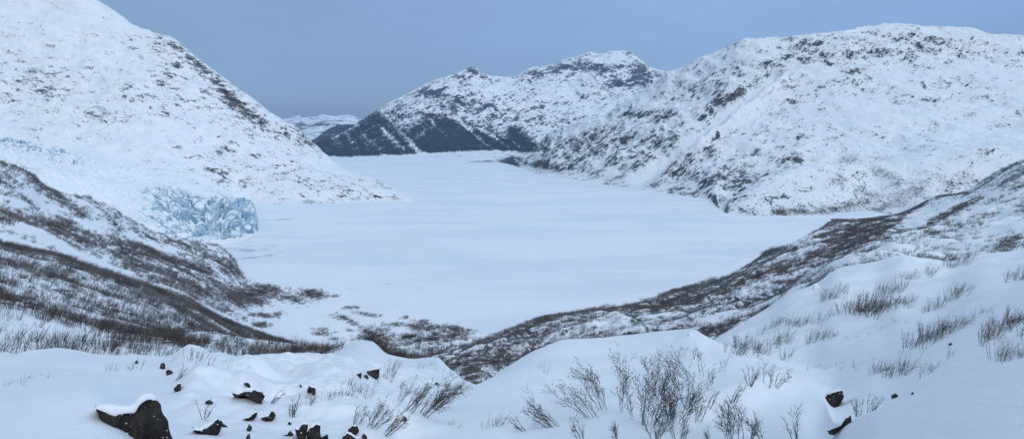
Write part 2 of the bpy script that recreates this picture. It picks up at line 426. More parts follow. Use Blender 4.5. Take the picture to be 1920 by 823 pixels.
# --- far range beyond the valley
FR = [
 [(300,291,7600),(900,291,7600)],
 [(300,283,12000),(900,283,12000)],
 [(300,264,14500),(520,260,14500),(600,252,14500),(700,256,14500),(900,250,14500)],
 [(300,215,17500),(440,232,17500),(500,232,17500),(535,227,17500),(560,221,17500),(585,222,17500),(604,217,17500),(625,221,17500),(650,219,17500),(675,226,17500),(720,230,17500),(900,210,17500)],
 [(300,250,21000),(900,250,21000)],
]
def d_fr(s):
    return (fbm(s.X, s.Y, 1800, 5, 61, 0.55, True) * 110 + fbm(s.X, s.Y, 300, 3, 62) * 25) * sstep(0.9, 2, s.t) * (1 - 0.5 * np.exp(-((s.t - 3) / 0.3) ** 2))
s = sheet('far', FR, 300, 900, 0.8e-3, [20, 30, 60, 10], d_fr)
build('mountain', s, M_FAR, 'faint pale snowy range at the far end of the valley', 'mountain',
      dict(rock=0.52 + 0.14 * fbm(s.X, s.Y, 900, 3, 63) + 0.5 * sstep(0.6, 0.2, s.t), forest=0 * s.X))  # rock cover raised so the colour itself carries the far range's haze dimming
FH = [
 [(540,290,9000),(760,290,9000)],
 [(540,287,9800),(574,276,10000),(600,268,10000),(640,262,10000),(760,262,10000)],
 [(540,288,10400),(572,278,10500),(580,268,10600),(597,257,10800),(615,244,10900),(635,236,11000),(660,233,11000),(700,240,11200),(760,240,11300)],
 [(540,300,12000),(760,280,12500)],
]
s = sheet('foothill', FH, 540, 760, 0.8e-3, [14, 30, 8], lambda s: fbm(s.X, s.Y, 500, 4, 66) * 26 * sstep(0.5, 1.5, s.t))
build('hill', s, M_FAR, 'low dark blue forested hill before the faint far range', 'hill', dict(rock=0.1 + 0 * s.X, forest=1 - 0.55 * sstep(282, 290, s.py)))

# --- right mountain with the knoll at its foot
RM = [
 [(880,330,3300),(960,340,3100),(1025,350,2700),(1110,362,2400),(1180,372,2200),(1240,380,2050),(1300,390,1900),(1330,398,1750),(1350,416,1550),(1370,427,1490),(1400,428,1480),(1540,425,1480),(1640,420,1480),(1720,420,1400),(1920,410,1300),(2700,380,1300)],
 [(880,303,'L'),(930,304,'L'),(960,309,'L'),(975,315,'L'),(1025,330,'L'),(1110,342,'L'),(1180,352,'L'),(1240,360,'L'),(1300,369,'L'),(1330,375,'L'),(1350,393,'L'),(1368,402,'L'),(1400,405,'L'),(1440,404,'L'),(1540,402,'L'),(1640,396,'L'),(1720,390,1640),(1800,380,1640),(1920,370,1600),(2700,330,1600)],
 [(880,303,5100),(930,301,5000),(960,304,4400),(975,308,4150),(1025,319,3500),(1110,328,2980),(1180,338,2640),(1240,346,2400),(1300,355,2180),(1340,363,1980),(1352,394,1720),(1370,374,1760),(1400,358,1790),(1440,341,1830),(1480,326,1870),(1540,316,1920),(1600,309,1960),(1660,301,1990),(1740,292,1950),(1920,280,1950),(2700,230,1900)],
 [(880,304,5200),(930,300,5100),(960,299,4500),(975,302,4250),(1025,306,3600),(1110,316,3060),(1180,328,2740),(1240,336,2480),(1300,345,2260),(1340,352,2080),(1370,376,1960),(1400,366,1960),(1440,350,1980),(1480,336,2010),(1540,325,2080),(1600,317,2120),(1660,305,2140),(1740,288,2140),(1920,270,2120),(2700,210,2060)],
 [(880,306,5300),(930,300,5150),(960,297,4560),(975,298,4320),(1000,292,4200),(1060,280,3700),(1130,272,3350),(1205,262,3050),(1300,255,2750),(1400,250,2600),(1540,235,2550),(1660,225,2500),(1800,220,2450),(1920,215,2400),(2700,130,2350)],
 [(880,307,5350),(930,300,5200),(960,296,4600),(975,299,4400),(1000,290,4330),(1035,264,4200),(1060,256,4100),(1130,236,3750),(1205,205,3480),(1300,180,3250),(1400,150,3050),(1540,130,2950),(1660,120,2950),(1800,125,2900),(1920,130,2850),(2700,20,2800)],
 [(880,308,5400),(930,300,5250),(960,296,4650),(975,303,4500),(985,300,4450),(1000,289,4450),(1015,272,4420),(1035,252,4350),(1060,242,4250),(1090,232,4100),(1130,222,3900),(1150,207,3850),(1170,197,3800),(1205,175,3700),(1230,155,3650),(1245,142,3600),(1270,132,3560),(1310,112,3500),(1345,100,3450),(1375,90,3420),(1400,80,3400),(1440,77,3380),(1490,75,3360),(1540,67,3350),(1590,60,3350),(1625,55,3350),(1660,49,3350),(1700,49,3350),(1740,55,3350),(1790,56,3330),(1825,60,3300),(1855,72,3270),(1885,75,3250),(1920,77,3230),(2000,60,3200),(2700,-60,3200)],
 [(880,320,5700),(975,330,5000),(1035,290,4900),(1130,260,4600),(1245,190,4300),(1400,130,4100),(1660,100,4100),(1920,120,4000),(2700,20,4000)],
 [(880,330,6000),(975,350,5500),(1035,330,5600),(1245,280,5300),(1400,250,5100),(1660,230,5100),(1920,250,5000),(2700,200,5000)],
]
COUL = [(1450,150),(1400,185),(1340,235),(1270,285),(1190,345)]
def d_rm(s):
    px, py = s.px, s.py
    w = sstep(1.0, 2.2, s.t) * np.clip((s.Z + 4) / 90, 0.05, 1)
    # ribs running down to the left across the face
    q = s.X * 0.62 + s.Z * 0.9
    n = fbm(s.X, s.Y, 480, 3, 71) * 32 + fbm(s.X + 0.6 * s.Z, s.Y, 190, 5, 72, 0.55, True) * 27 + fbm(s.X, s.Y, 36, 3, 73, 0.6) * 5.5
    n += perlin(q / 80.0, s.Y / 500.0, 74) * 13 + perlin(q / 30.0, s.Y / 240.0, 75) * 5
    for q_ in [[(1010,308),(1060,270),(1120,236)], [(1050,322),(1120,280),(1165,245)], [(1100,335),(1170,290),(1235,250)], [(1150,345),(1210,300),(1262,268)], [(1225,350),(1290,302),(1335,268)]]:
        n += 16 * seg(px - 4, py, q_, 7) - 14 * seg(px + 9, py + 3, q_, 7)
    calm = 1 - 0.45 * sstep(1380, 1550, px) * sstep(80, 130, py)
    crest = 1 - 0.5 * np.exp(-((s.t - 6) / 0.35) ** 2)
    g = -42 * seg(px, py, COUL, 11) + 30 * seg(px, py, [(1470,160),(1410,205),(1345,255),(1280,305),(1215,350)], 10)
    g += 14 * ell(px, py, 1660, 330, 60, 14, 25) + 10 * ell(px, py, 1720, 345, 34, 8, 25)
    return (n * calm * crest + g) * w
s = sheet('right', wide(RM, 1200), 880, 2700, STEP, [8, 60, 14, 70, 60, 70, 20, 10], d_rm, low0=True)
x, y = s.px, s.py
nz = fbm(s.X + 0.6 * s.Z, s.Y, 190, 4, 81)
rock = 0.08 + 0.18 * nz + 0.22 * np.clip(fbm(s.X - 0.7 * s.Z, s.Y * 0.5, 260, 3, 24), -0.5, 1)
rock += 0.17 * sstep(1480, 1250, x) * sstep(215, 270, y + (x - 1150) * 0.12)
rock += 0.10 * sstep(1350, 1400, x) * sstep(290, 350, y)
rock += 0.16 * ell(x, y, 1620, 95, 260, 40)
for e in [(1185,212,26,12),(1250,222,22,8),(1345,190,20,16),(1325,215,16,22),(1380,180,30,14),(1155,207,12,7),(1245,215,14,8),(1175,318,26,8),(1140,340,18,6),(1010,290,24,12),(1100,260,30,10),
          (1375,345,28,14),(1340,335,24,14),(1400,330,20,14),(1360,372,20,5),(1540,78,18,5),(1542,103,13,5),(1562,120,12,4),(1505,112,14,8),(1470,110,14,8),(1440,120,14,8),(1818,155,9,15),(1865,145,16,6),
          (1750,190,14,7),(1825,187,12,5),(1905,212,9,6),(1600,135,20,8),(1570,150,20,8),(1640,100,30,10),(1480,190,16,6),(1545,165,18,5),(1625,167,12,4),(1720,100,30,14),(1790,110,30,14),(1690,70,22,6),
          (1500,258,16,6),(1485,300,22,9),(1500,300,14,6),(1470,320,14,6),(1505,355,12,3),(1545,352,14,4),(1500,355,30,6),(1460,372,30,6),(1890,305,14,8),(1890,255,18,5)]:
    rock += (0.14 if e[1] > 325 and e[0] > 1440 else 0.30) * ell(x, y, *e, -28 if e[0] < 1450 else -8)
rock -= 0.6 * seg(x, y, COUL, 12) + 0.4 * seg(x, y, [(1440,150),(1500,130),(1560,140)], 14)
for pts, wd, k in [([(985,311),(1110,336),(1180,346),(1240,354),(1345,372)], 9, .22), ([(1010,308),(1060,270),(1120,236)], 5, .22), ([(1050,322),(1120,280),(1165,245)], 5, .22), ([(1100,335),(1170,290),(1235,250)], 5, .22),
                   ([(1150,345),(1210,300),(1262,268)], 5, .20), ([(1225,350),(1290,302),(1335,268)], 4, .30), ([(1300,362),(1350,330),(1400,312)], 5, .18), ([(1430,330),(1500,292),(1540,282)], 6, .14), ([(1360,372),(1400,350),(1450,335)], 4, .16)]:
    rock += k * seg(x + 7 * perlin(s.X / 60, s.Y / 60, 83), y + 5 * perlin(s.X / 50, s.Y / 50, 84), pts, wd)
rock += 0.24 * seg(x, y, [(1440,135),(1425,160),(1385,178),(1345,195),(1320,215),(1265,222),(1215,215),(1180,215)], 8)
rock += 0.40 * seg(x, y, [(1330,232),(1290,262),(1240,300),(1200,335)], 4)
rock -= 0.30 * seg(x, y, [(1150,215),(1230,165),(1330,112),(1420,92)], 16)
rock -= 0.40 * ell(x, y, 1095, 238, 42, 9, -18) + 0.35 * ell(x, y, 1240, 185, 60, 14, -28) + 0.3 * ell(x, y, 1330, 130, 60, 12, -20)
rock -= 0.35 * ell(x, y, 1690, 160, 60, 14, 20) + 0.4 * ell(x, y, 1840, 225, 70, 14, -22) + 0.25 * ell(x, y, 1620, 215, 60, 24) + 0.3 * ell(x, y, 1430, 200, 46, 20, -30)
spit = sstep(985, 960, x)
rock = rock * (1 - spit) + spit * 0.75
build('mountain', s, M_RIGHT, 'broad snowy mountain at right with rock ribs above the lake edge', 'mountain', dict(rock=rock))

# --- glacier
GL = [
 [(-700,330,900),(-300,320,950),(0,335,1000),(110,380,1040),(230,425,1080),(300,448,1110),(340,462,1120),(380,470,1110),(415,474,1090),(450,466,1110),(475,458,1130),(488,452,1140),(520,450,1150)],
 [(-700,322,950),(-300,312,1000),(0,328,1050),(110,372,1080),(230,418,1120),(300,442,1140),(340,455,1150),(380,460,'L'),(415,458,'L'),(450,449,'L'),(474,441,'L'),(484,437,'L'),(520,436,'L')],
 [(-700,306,1040),(-300,300,1060),(0,320,1100),(110,362,1120),(200,396,1130),(255,412,1150),(300,424,1162),(340,432,1172),(380,438,1180),(415,426,1192),(440,418,1196),(468,412,1212),(480,418,1222),(486,437,1250),(520,440,1260)],
 [(-700,283,1150),(-300,285,1170),(0,304,1190),(110,345,1200),(200,374,1210),(255,390,1225),(300,398,1240),(340,404,1250),(380,408,1255),(420,396,1262),(450,388,1270),(468,390,1280),(480,404,1290),(486,437,1300),(520,440,1310)],
 [(-700,260,1300),(-300,270,1300),(0,292,1300),(110,330,1300),(200,354,1310),(255,362,1330),(300,366,1345),(340,370,1360),(380,376,1370),(420,379,1375),(450,378,1375),(468,382,1370),(480,400,1350),(486,437,1320),(520,440,1330)],
 [(-700,215,1800),(-300,230,1800),(0,268,1800),(145,296,1780),(215,311,1780),(340,350,1750),(400,374,1740),(450,384,1700),(480,405,1560),(490,437,1380),(520,440,1390)],
 [(-700,190,1960),(-300,215,1960),(0,258,1960),(145,287,1910),(215,302,1900),(340,343,1860),(400,371,1850),(450,388,1800),(480,410,1640),(490,445,1420),(520,450,1420)],
]
def d_gl(s):
    px, py = s.px, s.py
    front = sstep(225, 330, px) * sstep(1.0, 1.5, s.t) * sstep(5.2, 4.2, s.t) * sstep(492, 480, px)
    strong = front * sstep(285, 380, px + (420 - py) * 0.3) * sstep(4.6, 3.8, s.t)
    up = sstep(230, 80, px) * sstep(4.2, 4.8, s.t) * sstep(6.0, 5.6, s.t)
    wx = s.X + 9 * perlin(s.X / 34, s.Y / 34, 5) + 4 * perlin(s.X / 12, s.Y / 12, 6); wy = s.Y + 9 * perlin(s.X / 34, s.Y / 34, 7)
    c1, e1 = cells(wx * 1.2, wy, 24, 91); c2, e2 = cells(wx, wy * 0.7, 10, 92)
    tx, _ = cells(wx * 1.2, wy, 24, 191)
    tilt = (perlin(wx / 19, wy / 19, 192)) * 7
    blocks = (c1 - 0.45) * 17 + (c2 - 0.5) * 8 + tilt - 9 * np.exp(-(e1 / 0.10) ** 2)
    soft = fbm(s.X, s.Y * 1.6, 46, 5, 93, 0.6, True) * 7.5 + fbm(s.X, s.Y, 160, 2, 94) * 7
    cu, eu = cells(s.X, s.Y, 24, 95)
    return blocks * (0.42 * front + 0.80 * strong) - 9 * np.exp(-(perlin(s.X / 46 + 0.3 * s.Y / 46, s.Y / 24, 96) / 0.13) ** 2) * sstep(1.6, 2.4, s.t) * sstep(6, 5.2, s.t) * (1 - strong) * sstep(470, 430, px) * sstep(-0.35, 0.25, perlin(s.X / 210, s.Y / 210, 97)) + soft * sstep(0.8, 1.6, s.t) * (1 - 0.6 * strong) * sstep(492, 470, px) + up * ((cu - 0.5) * 20 - 9 * np.exp(-(eu / 0.15) ** 2))
GL = [ln if k < 2 or k > 4 else [(a, b_, D * (1 + 0.10 * min(1, max(0, (a - 230) / 150)))) for a, b_, D in ln] for k, ln in enumerate(GL)]
s = sheet('glacier', wide(GL), -700, 520, 0.55e-3, [6, 60, 70, 70, 80, 24], d_gl, low0=True)
x, y = s.px, s.py
ice = 0.16 + sstep(235, 300, x) * sstep(430, 375, y) * 0.17 + 0.35 * sstep(230, 90, x) * sstep(4.4, 4.9, s.t) * sstep(5.9, 5.5, s.t) + ell(x, y, 428, 415, 66, 36) * 1.0 + 0.4 * ell(x, y, 320, 385, 26, 9) + 0.6 * ell(x, y, 455, 383, 18, 9)
rock = 0.0 * x + 0.5 * ell(x, y, 440, 444, 34, 4, -6) + 0.35 * ell(x, y, 478, 420, 5, 8) + 0.3 * ell(x, y, 385, 425, 10, 6)
o = build('glacier', s, M_ICE, 'glacier tongue with blue broken ice front meeting the frozen lake', 'glacier', dict(ice=ice, rock=rock))
o.data.polygons.foreach_set('use_smooth', np.zeros(len(o.data.polygons), bool))

# --- left moraine and the low flats by the lake head
ML = [
 [(-700,770,60),(-300,700,60),(0,704,60),(480,716,60),(640,714,60),(840,724,60),(1000,750,60)],
 [(-700,720,100),(-300,672,100),(0,670,100),(300,670,105),(475,686,100),(540,682,105),(590,674,108),(630,658,112),(655,645,115),(675,638,117),(695,640,117),(712,652,115),(728,664,110),(780,671,100),(820,666,95),(840,684,90),(880,714,80),(1000,770,75)],
 [(-700,480,160),(-300,520,160),(0,561,165),(90,581,172),(200,607,178),(330,624,182),(430,629,188),(480,638,190),(540,646,188),(600,652,180),(650,658,170),(690,662,165),(740,690,165),(840,730,160),(1000,790,160)],
 [(-700,486,190),(-300,530,190),(0,572,195),(90,594,200),(200,620,205),(330,636,208),(430,640,215),(480,650,225),(540,660,270),(600,675,330),(680,705,390),(780,735,420),(1000,790,420)],
 [(-700,300,430),(-300,395,420),(0,452,405),(100,472,405),(200,508,415),(300,542,430),(350,562,450),(430,602,490),(500,628,530),(545,642,565),(600,650,'L'),(700,662,'L'),(780,668,'L'),(1000,690,'L')],
 [(-700,292,470),(-300,388,460),(0,446,450),(100,468,455),(200,506,470),(300,541,490),(350,560,510),(430,598,550),(500,622,590),(545,632,620),(600,640,'L'),(700,650,'L'),(800,655,'L'),(1000,680,'L')],
 [(-700,240,560),(-300,330,560),(0,388,570),(110,428,610),(250,480,660),(400,532,720),(460,562,750),(520,592,'L'),(600,610,'L'),(700,630,'L'),(800,640,'L'),(1000,670,'L')],
 [(-700,160,700),(-300,262,720),(-60,298,725),(0,305,725),(30,315,740),(60,328,755),(75,345,770),(110,360,790),(150,366,810),(200,383,840),(230,403,870),(300,440,940),(375,455,1030),(415,463,1090),(440,486,'L'),(480,531,'L'),(510,540,'L'),(605,548,'L'),(700,580,'L'),(800,600,'L'),(890,628,'L'),(1000,640,'L')],
 [(-700,190,800),(-300,300,830),(0,345,850),(110,395,900),(230,432,960),(300,460,1020),(375,472,1100),(415,480,1120),(440,482,'L'),(480,522,'L'),(510,532,'L'),(605,540,'L'),(700,572,'L'),(800,592,'L'),(890,620,'L'),(1000,632,'L')],
]
def d_ml(s):
    fl = np.clip((s.Z - 1.0) / 14, 0.0, 1)
    n = fbm(s.X, s.Y, 60, 4, 101) * 3.0 + fbm(s.X, s.Y, 22, 4, 102, 0.55) * 1.5
    n *= 0.35 + 0.65 * sstep(0.8, 2.6, s.t)
    return n * np.clip(fl, 0.03, 1) + (fbm(s.X, s.Y, 16, 3, 103) * 0.25)
s_ml = sheet('moraine_left', ML, -700, 1000, STEP, [10, 70, 20, 80, 20, 60, 80, 14], d_ml)
# --- right moraine
MR = [
 [(560,800,75),(740,770,75),(880,760,80),(960,740,90),(1110,700,100),(1300,680,105),(1440,640,130),(1570,575,150),(1700,545,160),(1920,520,170),(2700,440,170)],
 [(560,740,250),(740,715,240),(840,695,220),(900,688,215),(960,690,230),(1110,650,240),(1300,640,240),(1440,588,250),(1570,520,260),(1700,500,270),(1765,500,280),(1850,484,300),(1920,474,300),(2700,330,300)],
 [(560,712,'L'),(700,705,'L'),(780,690,470),(840,672,460),(960,650,430),(1110,612,430),(1300,580,450),(1440,520,520),(1570,468,560),(1640,440,600),(1720,428,640),(1810,408,650),(1920,385,600),(2700,230,600)],
 [(560,690,'L'),(740,670,'L'),(805,661,'L'),(895,646,580),(960,626,600),(1080,598,620),(1210,576,660),(1340,540,720),(1430,492,800),(1560,432,950),(1640,418,1000),(1720,405,980),(1810,380,920),(1920,340,850),(2700,180,800)],
 [(560,660,'L'),(740,655,'L'),(805,651,'L'),(895,637,'L'),(920,627,'L'),(960,614,'L'),(1005,597,'L'),(1080,584,'L'),(1150,574,'L'),(1210,562,'L'),(1260,544,'L'),(1340,524,'L'),(1385,507,'L'),(1430,477,'L'),(1440,469,'L'),(1500,461,'L'),(1525,441,'L'),(1560,415,'L'),(1620,411,'L'),(1690,404,1480),(1720,390,1420),(1750,373,1360),(1810,361,1280),(1840,342,1230),(1890,313,1150),(1920,302,1100),(2700,120,1000)],
 [(560,640,'L'),(740,645,'L'),(805,645,'L'),(920,622,'L'),(1080,578,'L'),(1260,539,'L'),(1430,472,'L'),(1560,410,'L'),(1690,412,1700),(1750,390,1650),(1840,365,1500),(1920,330,1400),(2700,160,1250)],
]
def d_mr(s):
    fl = np.clip((s.Z - 0.5) / 16, 0.0, 1)
    hum = fbm(s.X, s.Y, 80, 4, 111, 0.5) * 8.5 + np.abs(fbm(s.X, s.Y, 34, 3, 112)) * 7.0
    s.hum = hum
    w = sstep(0.6, 1.4, s.t) * (1 - 0.35 * sstep(3.2, 4, s.t))
    return hum * w * np.clip(fl, 0.08, 1) + 0.5 * fbm(s.X, s.Y, 9, 2, 113) * w
s_mr = sheet('moraine_right', MR, 560, 2700, STEP, [8, 90, 70, 70, 12], d_mr)

# --- near ground: drifts and mounds round the viewpoint
def P0(px, D, zrel): 
    return None
FG = [
 [(-900,1e4,0.6)],   # replaced below (ring under the camera)
 [(-900,800,6.5),(0,850,6.5),(260,860,6.8),(330,900,8),(700,905,9),(960,905,10),(1400,905,10),(1560,900,7),(1700,880,5.6),(1920,850,5.2),(2900,760,5.2)],
 [(-900,740,8),(0,772,8),(160,748,8.2),(230,770,8.3),(262,800,8.4),(300,850,8.6),(340,885,9.6),(500,872,11.5),(725,852,13),(830,802,15),(960,772,16.5),(1150,765,17),(1300,752,18),(1420,748,18),(1500,772,16),(1560,835,11),(1650,805,8),(1920,735,7),(2900,560,7)],
 [(-900,700,10),(-300,742,9.6),(0,736,9.6),(50,721,9.8),(100,707,10),(160,701,10),(200,708,10),(232,720,9.9),(262,742,9.8),(285,790,9.8),(320,845,10),(500,852,12),(725,822,14),(760,787,16),(830,757,19),(880,727,22),(930,699,26),(960,682,28),(1010,657,32),(1050,642,35),(1110,637,37),(1185,631,39),(1260,622,40),(1300,617,40),(1330,633,38),(1420,672,32),(1500,708,25),(1545,748,19),(1566,796,12),(1590,794,11),(1650,767,10.5),(1720,744,10),(1790,717,10),(1865,689,10),(1920,672,10),(2900,420,10)],
 [(-900,720,14),(0,742,14),(160,727,14),(232,745,13.6),(285,790,12.6),(320,815,12.6),(500,815,14),(725,812,16),(760,800,22),(830,777,26),(960,712,37),(1110,668,48),(1260,656,50),(1330,637,47),(1420,664,41),(1500,695,33),(1545,733,25),(1566,778,18),(1650,777,15),(1790,732,15),(1920,692,15),(2900,440,15)],
 [(-900,690,24),(0,695,24),(160,698,24),(250,712,22),(320,735,20),(500,745,20),(650,745,21),(725,760,25),(780,752,30),(830,745,34),(880,760,40),(960,740,50),(1260,700,64),(1330,668,62),(1420,652,52),(1500,672,45),(1562,700,35),(1650,690,30),(1720,660,30),(1790,620,32),(1920,570,32),(2900,280,32)],
 [(-900,660,45),(-300,688,45),(0,676,45),(50,661,45),(100,655,45),(150,660,45),(195,668,45),(225,666,44),(290,668,42),(310,671,41),(350,661,40),(375,667,40),(400,678,40),(475,686,42),(555,684,42),(605,679,44),(640,682,44),(700,688,46),(780,694,50),(840,700,52),(880,722,54),(960,738,64),(1260,692,80),(1330,643,78),(1380,612,84),(1440,584,92),(1480,557,98),(1530,537,104),(1570,514,110),(1640,506,115),(1700,489,120),(1765,495,122),(1850,477,126),(1920,468,130),(2900,170,130)],
 [(-900,700,58),(0,716,58),(310,711,54),(475,726,54),(640,722,56),(840,740,64),(960,778,76),(1260,735,95),(1330,690,92),(1440,632,112),(1570,565,132),(1700,540,144),(1920,520,156),(2900,220,156)],
 [(-900,760,66),(0,770,66),(475,780,64),(840,800,72),(960,838,84),(1260,790,102),(1330,750,100),(1440,700,120),(1570,640,140),(1700,615,155),(1920,595,168),(2900,300,168)],
]
FG[0] = [(-900, 411 + 900, 1.2), (960, 411 + 900, 1.2), (2900, 411 + 900, 1.2)]
def d_fg(s):
    px, py, D = s.px, s.py, s.D
    n = fbm(s.X, s.Y, 5.5, 3, 121) * 0.16 + fbm(s.X, s.Y, 17, 3, 122) * 0.35 * sstep(8, 22, D)
    rough = sstep(300, 380, px) * sstep(860, 760, px) * sstep(11, 15, D) * sstep(60, 40, D)
    n += rough * (fbm(s.X, s.Y, 2.4, 4, 123, 0.55) * 0.62 + np.abs(fbm(s.X, s.Y, 6.0, 3, 126)) * 1.5)
    slope = sstep(1250, 1400, px) * sstep(22, 40, D)
    n += slope * (fbm(s.X * 0.6 + s.Y * 0.5, s.Y * 0.7 - s.X * 0.5, 11, 4, 124, 0.55) * 1.0 + fbm(s.X, s.Y, 32, 3, 125) * 1.7)
    n += 0.55 * seg(px, py, [(1270, 790), (1330, 762), (1400, 748), (1470, 722)], 16) * sstep(12, 15, D) * sstep(34, 28, D)
    n += rough * 0.35 * np.maximum(0, fbm(s.X, s.Y, 3.4, 3, 128)) 
    wind = fbm(s.X * 0.5 + s.Y * 0.2, s.Y, 1.6, 3, 127) * 0.018
    drift = (0.35 + 0.65 * sstep(12, 20, D))
    return (n * drift + wind) * sstep(2.0, 6.0, D)
s_fg = sheet('near', FG, -900, 2900, 1.25e-3, [30, 40, 60, 40, 60, 90, 24, 10], d_fg)

# ------------------------------------------------------------------ the lake: snow covered ice, out to the horizon
A = np.linspace(math.radians(-62), math.radians(62), 900)
R = np.concatenate([np.linspace(250, 500, 30, endpoint=False), np.exp(np.linspace(math.log(500), math.log(2200), 420, endpoint=False)), np.exp(np.linspace(math.log(2200), math.log(45000), 60))])
LX = R[:, None] * np.sin(A)[None]; LY = R[:, None] * np.cos(A)[None]
px, py = project(LX, LY, 0 * LX)
dark = np.zeros_like(LX)
for pts, w, k in [([(430,490),(470,483),(510,478),(530,470)], 2.2, .5), ([(480,414),(520,412),(552,410)], 1.3, .8), ([(455,470),(500,468)], 1.5, .35), ([(560,523),(600,535),(660,541),(740,543)], 2.6, .38),
                  ([(705,531),(745,533)], 1.8, .35), ([(740,541),(800,540),(900,538),(960,535)], 1.5, .22), ([(960,535),(1030,539),(1110,547),(1180,545)], 2.0, .22), ([(1390,414),(1420,424),(1440,430)], 2.0, .25),
                  ([(450,455),(520,460)], 6, .25), ([(430,462),(470,470)], 8, .3), ([(545,505),(570,515)], 2.5, .3)]:
    dark += k * seg(px, py, pts, w)
dark += 0.25 * ell(px, py, 480, 470, 60, 24) + 0.12 * ell(px, py, 700, 600, 200, 30)
nr, nc = LX.shape
i = np.arange(nr - 1)[:, None] * nc + np.arange(nc - 1)[None]
me = mesh_np('frozen_lake', np.stack([LX, LY, 0 * LX], -1).reshape(-1, 3), quads=np.stack([i, i + 1, i + nc + 1, i + nc], -1).reshape(-1, 4))
attr(me, 'dark', dark)
tag(link('lake', me, M_LAKE), 'flat frozen lake covered in smooth pale blue snow', 'lake', kind='structure')

# ------------------------------------------------------------------ shrub generator
class Geo:
    def __init__(s): s.v = []; s.f = []
    def tube(s, pts, r0, r1):
        n = len(pts); base = len(s.v)
        d = pts[-1] - pts[0]; d = d / (np.linalg.norm(d) + 1e-9)
        a = np.cross(d, [0.31, 0.77, 0.55]); a /= np.linalg.norm(a) + 1e-9; b_ = np.cross(d, a)
        for k in range(n - 1):
            r = r0 + (r1 - r0) * k / (n - 1)
            for q in range(3):
                an = q * 2.0944
                s.v.append(pts[k] + r * (math.cos(an) * a + math.sin(an) * b_))
        s.v.append(pts[-1])
        for k in range(n - 2):
            for q in range(3):
                p = base + 3 * k + q; p2 = base + 3 * k + (q + 1) % 3
                s.f.append((p, p2, p2 + 3)); s.f.append((p, p2 + 3, p + 3))
        k = base + 3 * (n - 2); t = base + 3 * (n - 1)
        for q in range(3): s.f.append((k + q, k + (q + 1) % 3, t))
    def bud(s, p, r, l):
        bb = len(s.v)
        for dv in ((r, 0, 0), (0, r, 0), (-r, 0, 0), (0, -r, 0), (0, 0, l), (0, 0, -l)): s.v.append(p + np.array(dv))
        for q in range(4):
            s.f.append((bb + q, bb + (q + 1) % 4, bb + 4)); s.f.append((bb + (q + 1) % 4, bb + q, bb + 5))
    def arrays(s): return np.array(s.v, float).reshape(-1, 3), np.array(s.f, np.int64).reshape(-1, 3)

def shrub_geo(rng, nstem, kids=(6, 3), spread=0.5, lean=(0.0, 0.0), thick=0.014, base_r=0.12, segs=(5, 4, 3), up=0.25, buds=False, fan=0.0):
    """a leafless shrub one unit tall: (stems, twigs, buds)"""
    st, tw, bd = Geo(), Geo(), Geo()
    def run(g, p, d, L, r, n, wob):
        pts = [p]
        for k in range(n - 1):
            d = d + rng.normal(0, wob, 3) + np.array([lean[0] * 0.18, lean[1] * 0.18, up * 0.35]); d /= np.linalg.norm(d)
            pts.append(pts[-1] + d * L / (n - 1))
        g.tube(pts, r, r * 0.3)
        return pts, d
    for k in range(nstem):
        a = rng.uniform(0, 2 * math.pi); rr = base_r * math.sqrt(rng.uniform())
        p = np.array([rr * math.cos(a), rr * math.sin(a), -0.08])
        f = rng.uniform(-1, 1)
        d = np.array([math.cos(a) * spread * rng.uniform(0.2, 1) + lean[0] + f * fan, math.sin(a) * spread * rng.uniform(0.2, 1) + lean[1], 1.0])
        d /= np.linalg.norm(d); L = rng.uniform(0.6, 1.12)
        pts, dd = run(st, p, d, L, thick * rng.uniform(0.7, 1.2), segs[0], 0.09)
        for c_ in range(kids[0] if kids else 0):
            fpos = rng.uniform(0.22, 0.98); q = fpos * (len(pts) - 1); i0 = min(int(q), len(pts) - 2)
            bp = pts[i0] + (pts[i0 + 1] - pts[i0]) * (q - i0)
            sd = pts[i0 + 1] - pts[i0]; sd = sd / np.linalg.norm(sd)
            side = rng.normal(0, 1, 3); side -= sd * side.dot(sd); side /= np.linalg.norm(side)
            cd = sd * 0.8 + side * rng.uniform(0.45, 0.8); cd /= np.linalg.norm(cd)
            cl = L * rng.uniform(0.16, 0.42) * (1.15 - 0.6 * fpos)
            cp, cdd = run(tw, bp, cd, cl, thick * 0.45, segs[1], 0.12)
            if buds: bd.bud(cp[-1], 0.0065, 0.011)
            for e_ in range(kids[1] if len(kids) > 1 else 0):
                j = int(rng.integers(0, len(cp) - 1)); bp2 = cp[j] + (cp[j + 1] - cp[j]) * rng.uniform(0.2, 1)
                s2 = rng.normal(0, 1, 3); cd2 = cdd * 0.8 + s2 / np.linalg.norm(s2) * 0.7; cd2 /= np.linalg.norm(cd2)
                tp, _ = run(tw, bp2, cd2, cl * rng.uniform(0.25, 0.55), thick * 0.3, segs[2], 0.12)
                if buds and rng.uniform() < 0.8: bd.bud(tp[-1], 0.006, 0.010)
    return st.arrays(), tw.arrays(), bd.arrays()

def join(*parts):
    V, Fc, n = [], [], 0
    for v_, f_ in parts:
        if len(v_): V.append(v_); Fc.append(f_ + n); n += len(v_)
    return np.concatenate(V), np.concatenate(Fc)

RNG = np.random.default_rng(7)
# templates for massed brush, by distance
T_NEAR = [join(*shrub_geo(RNG, 11, (4,), 0.5, (0.24, -0.05), 0.0125, 0.3, (4, 3, 2))[:2]) for _ in range(8)]
T_MIDB = [join(*shrub_geo(RNG, 11, (2,), 0.5, (0.25, -0.05), 0.017, 0.38, (3, 2, 2))[:2]) for _ in range(8)]
T_FARB = [join(*shrub_geo(RNG, 12, None, 0.65, (0.22, 0), 0.028, 0.5, (3, 2, 2))[:2]) for _ in range(8)]

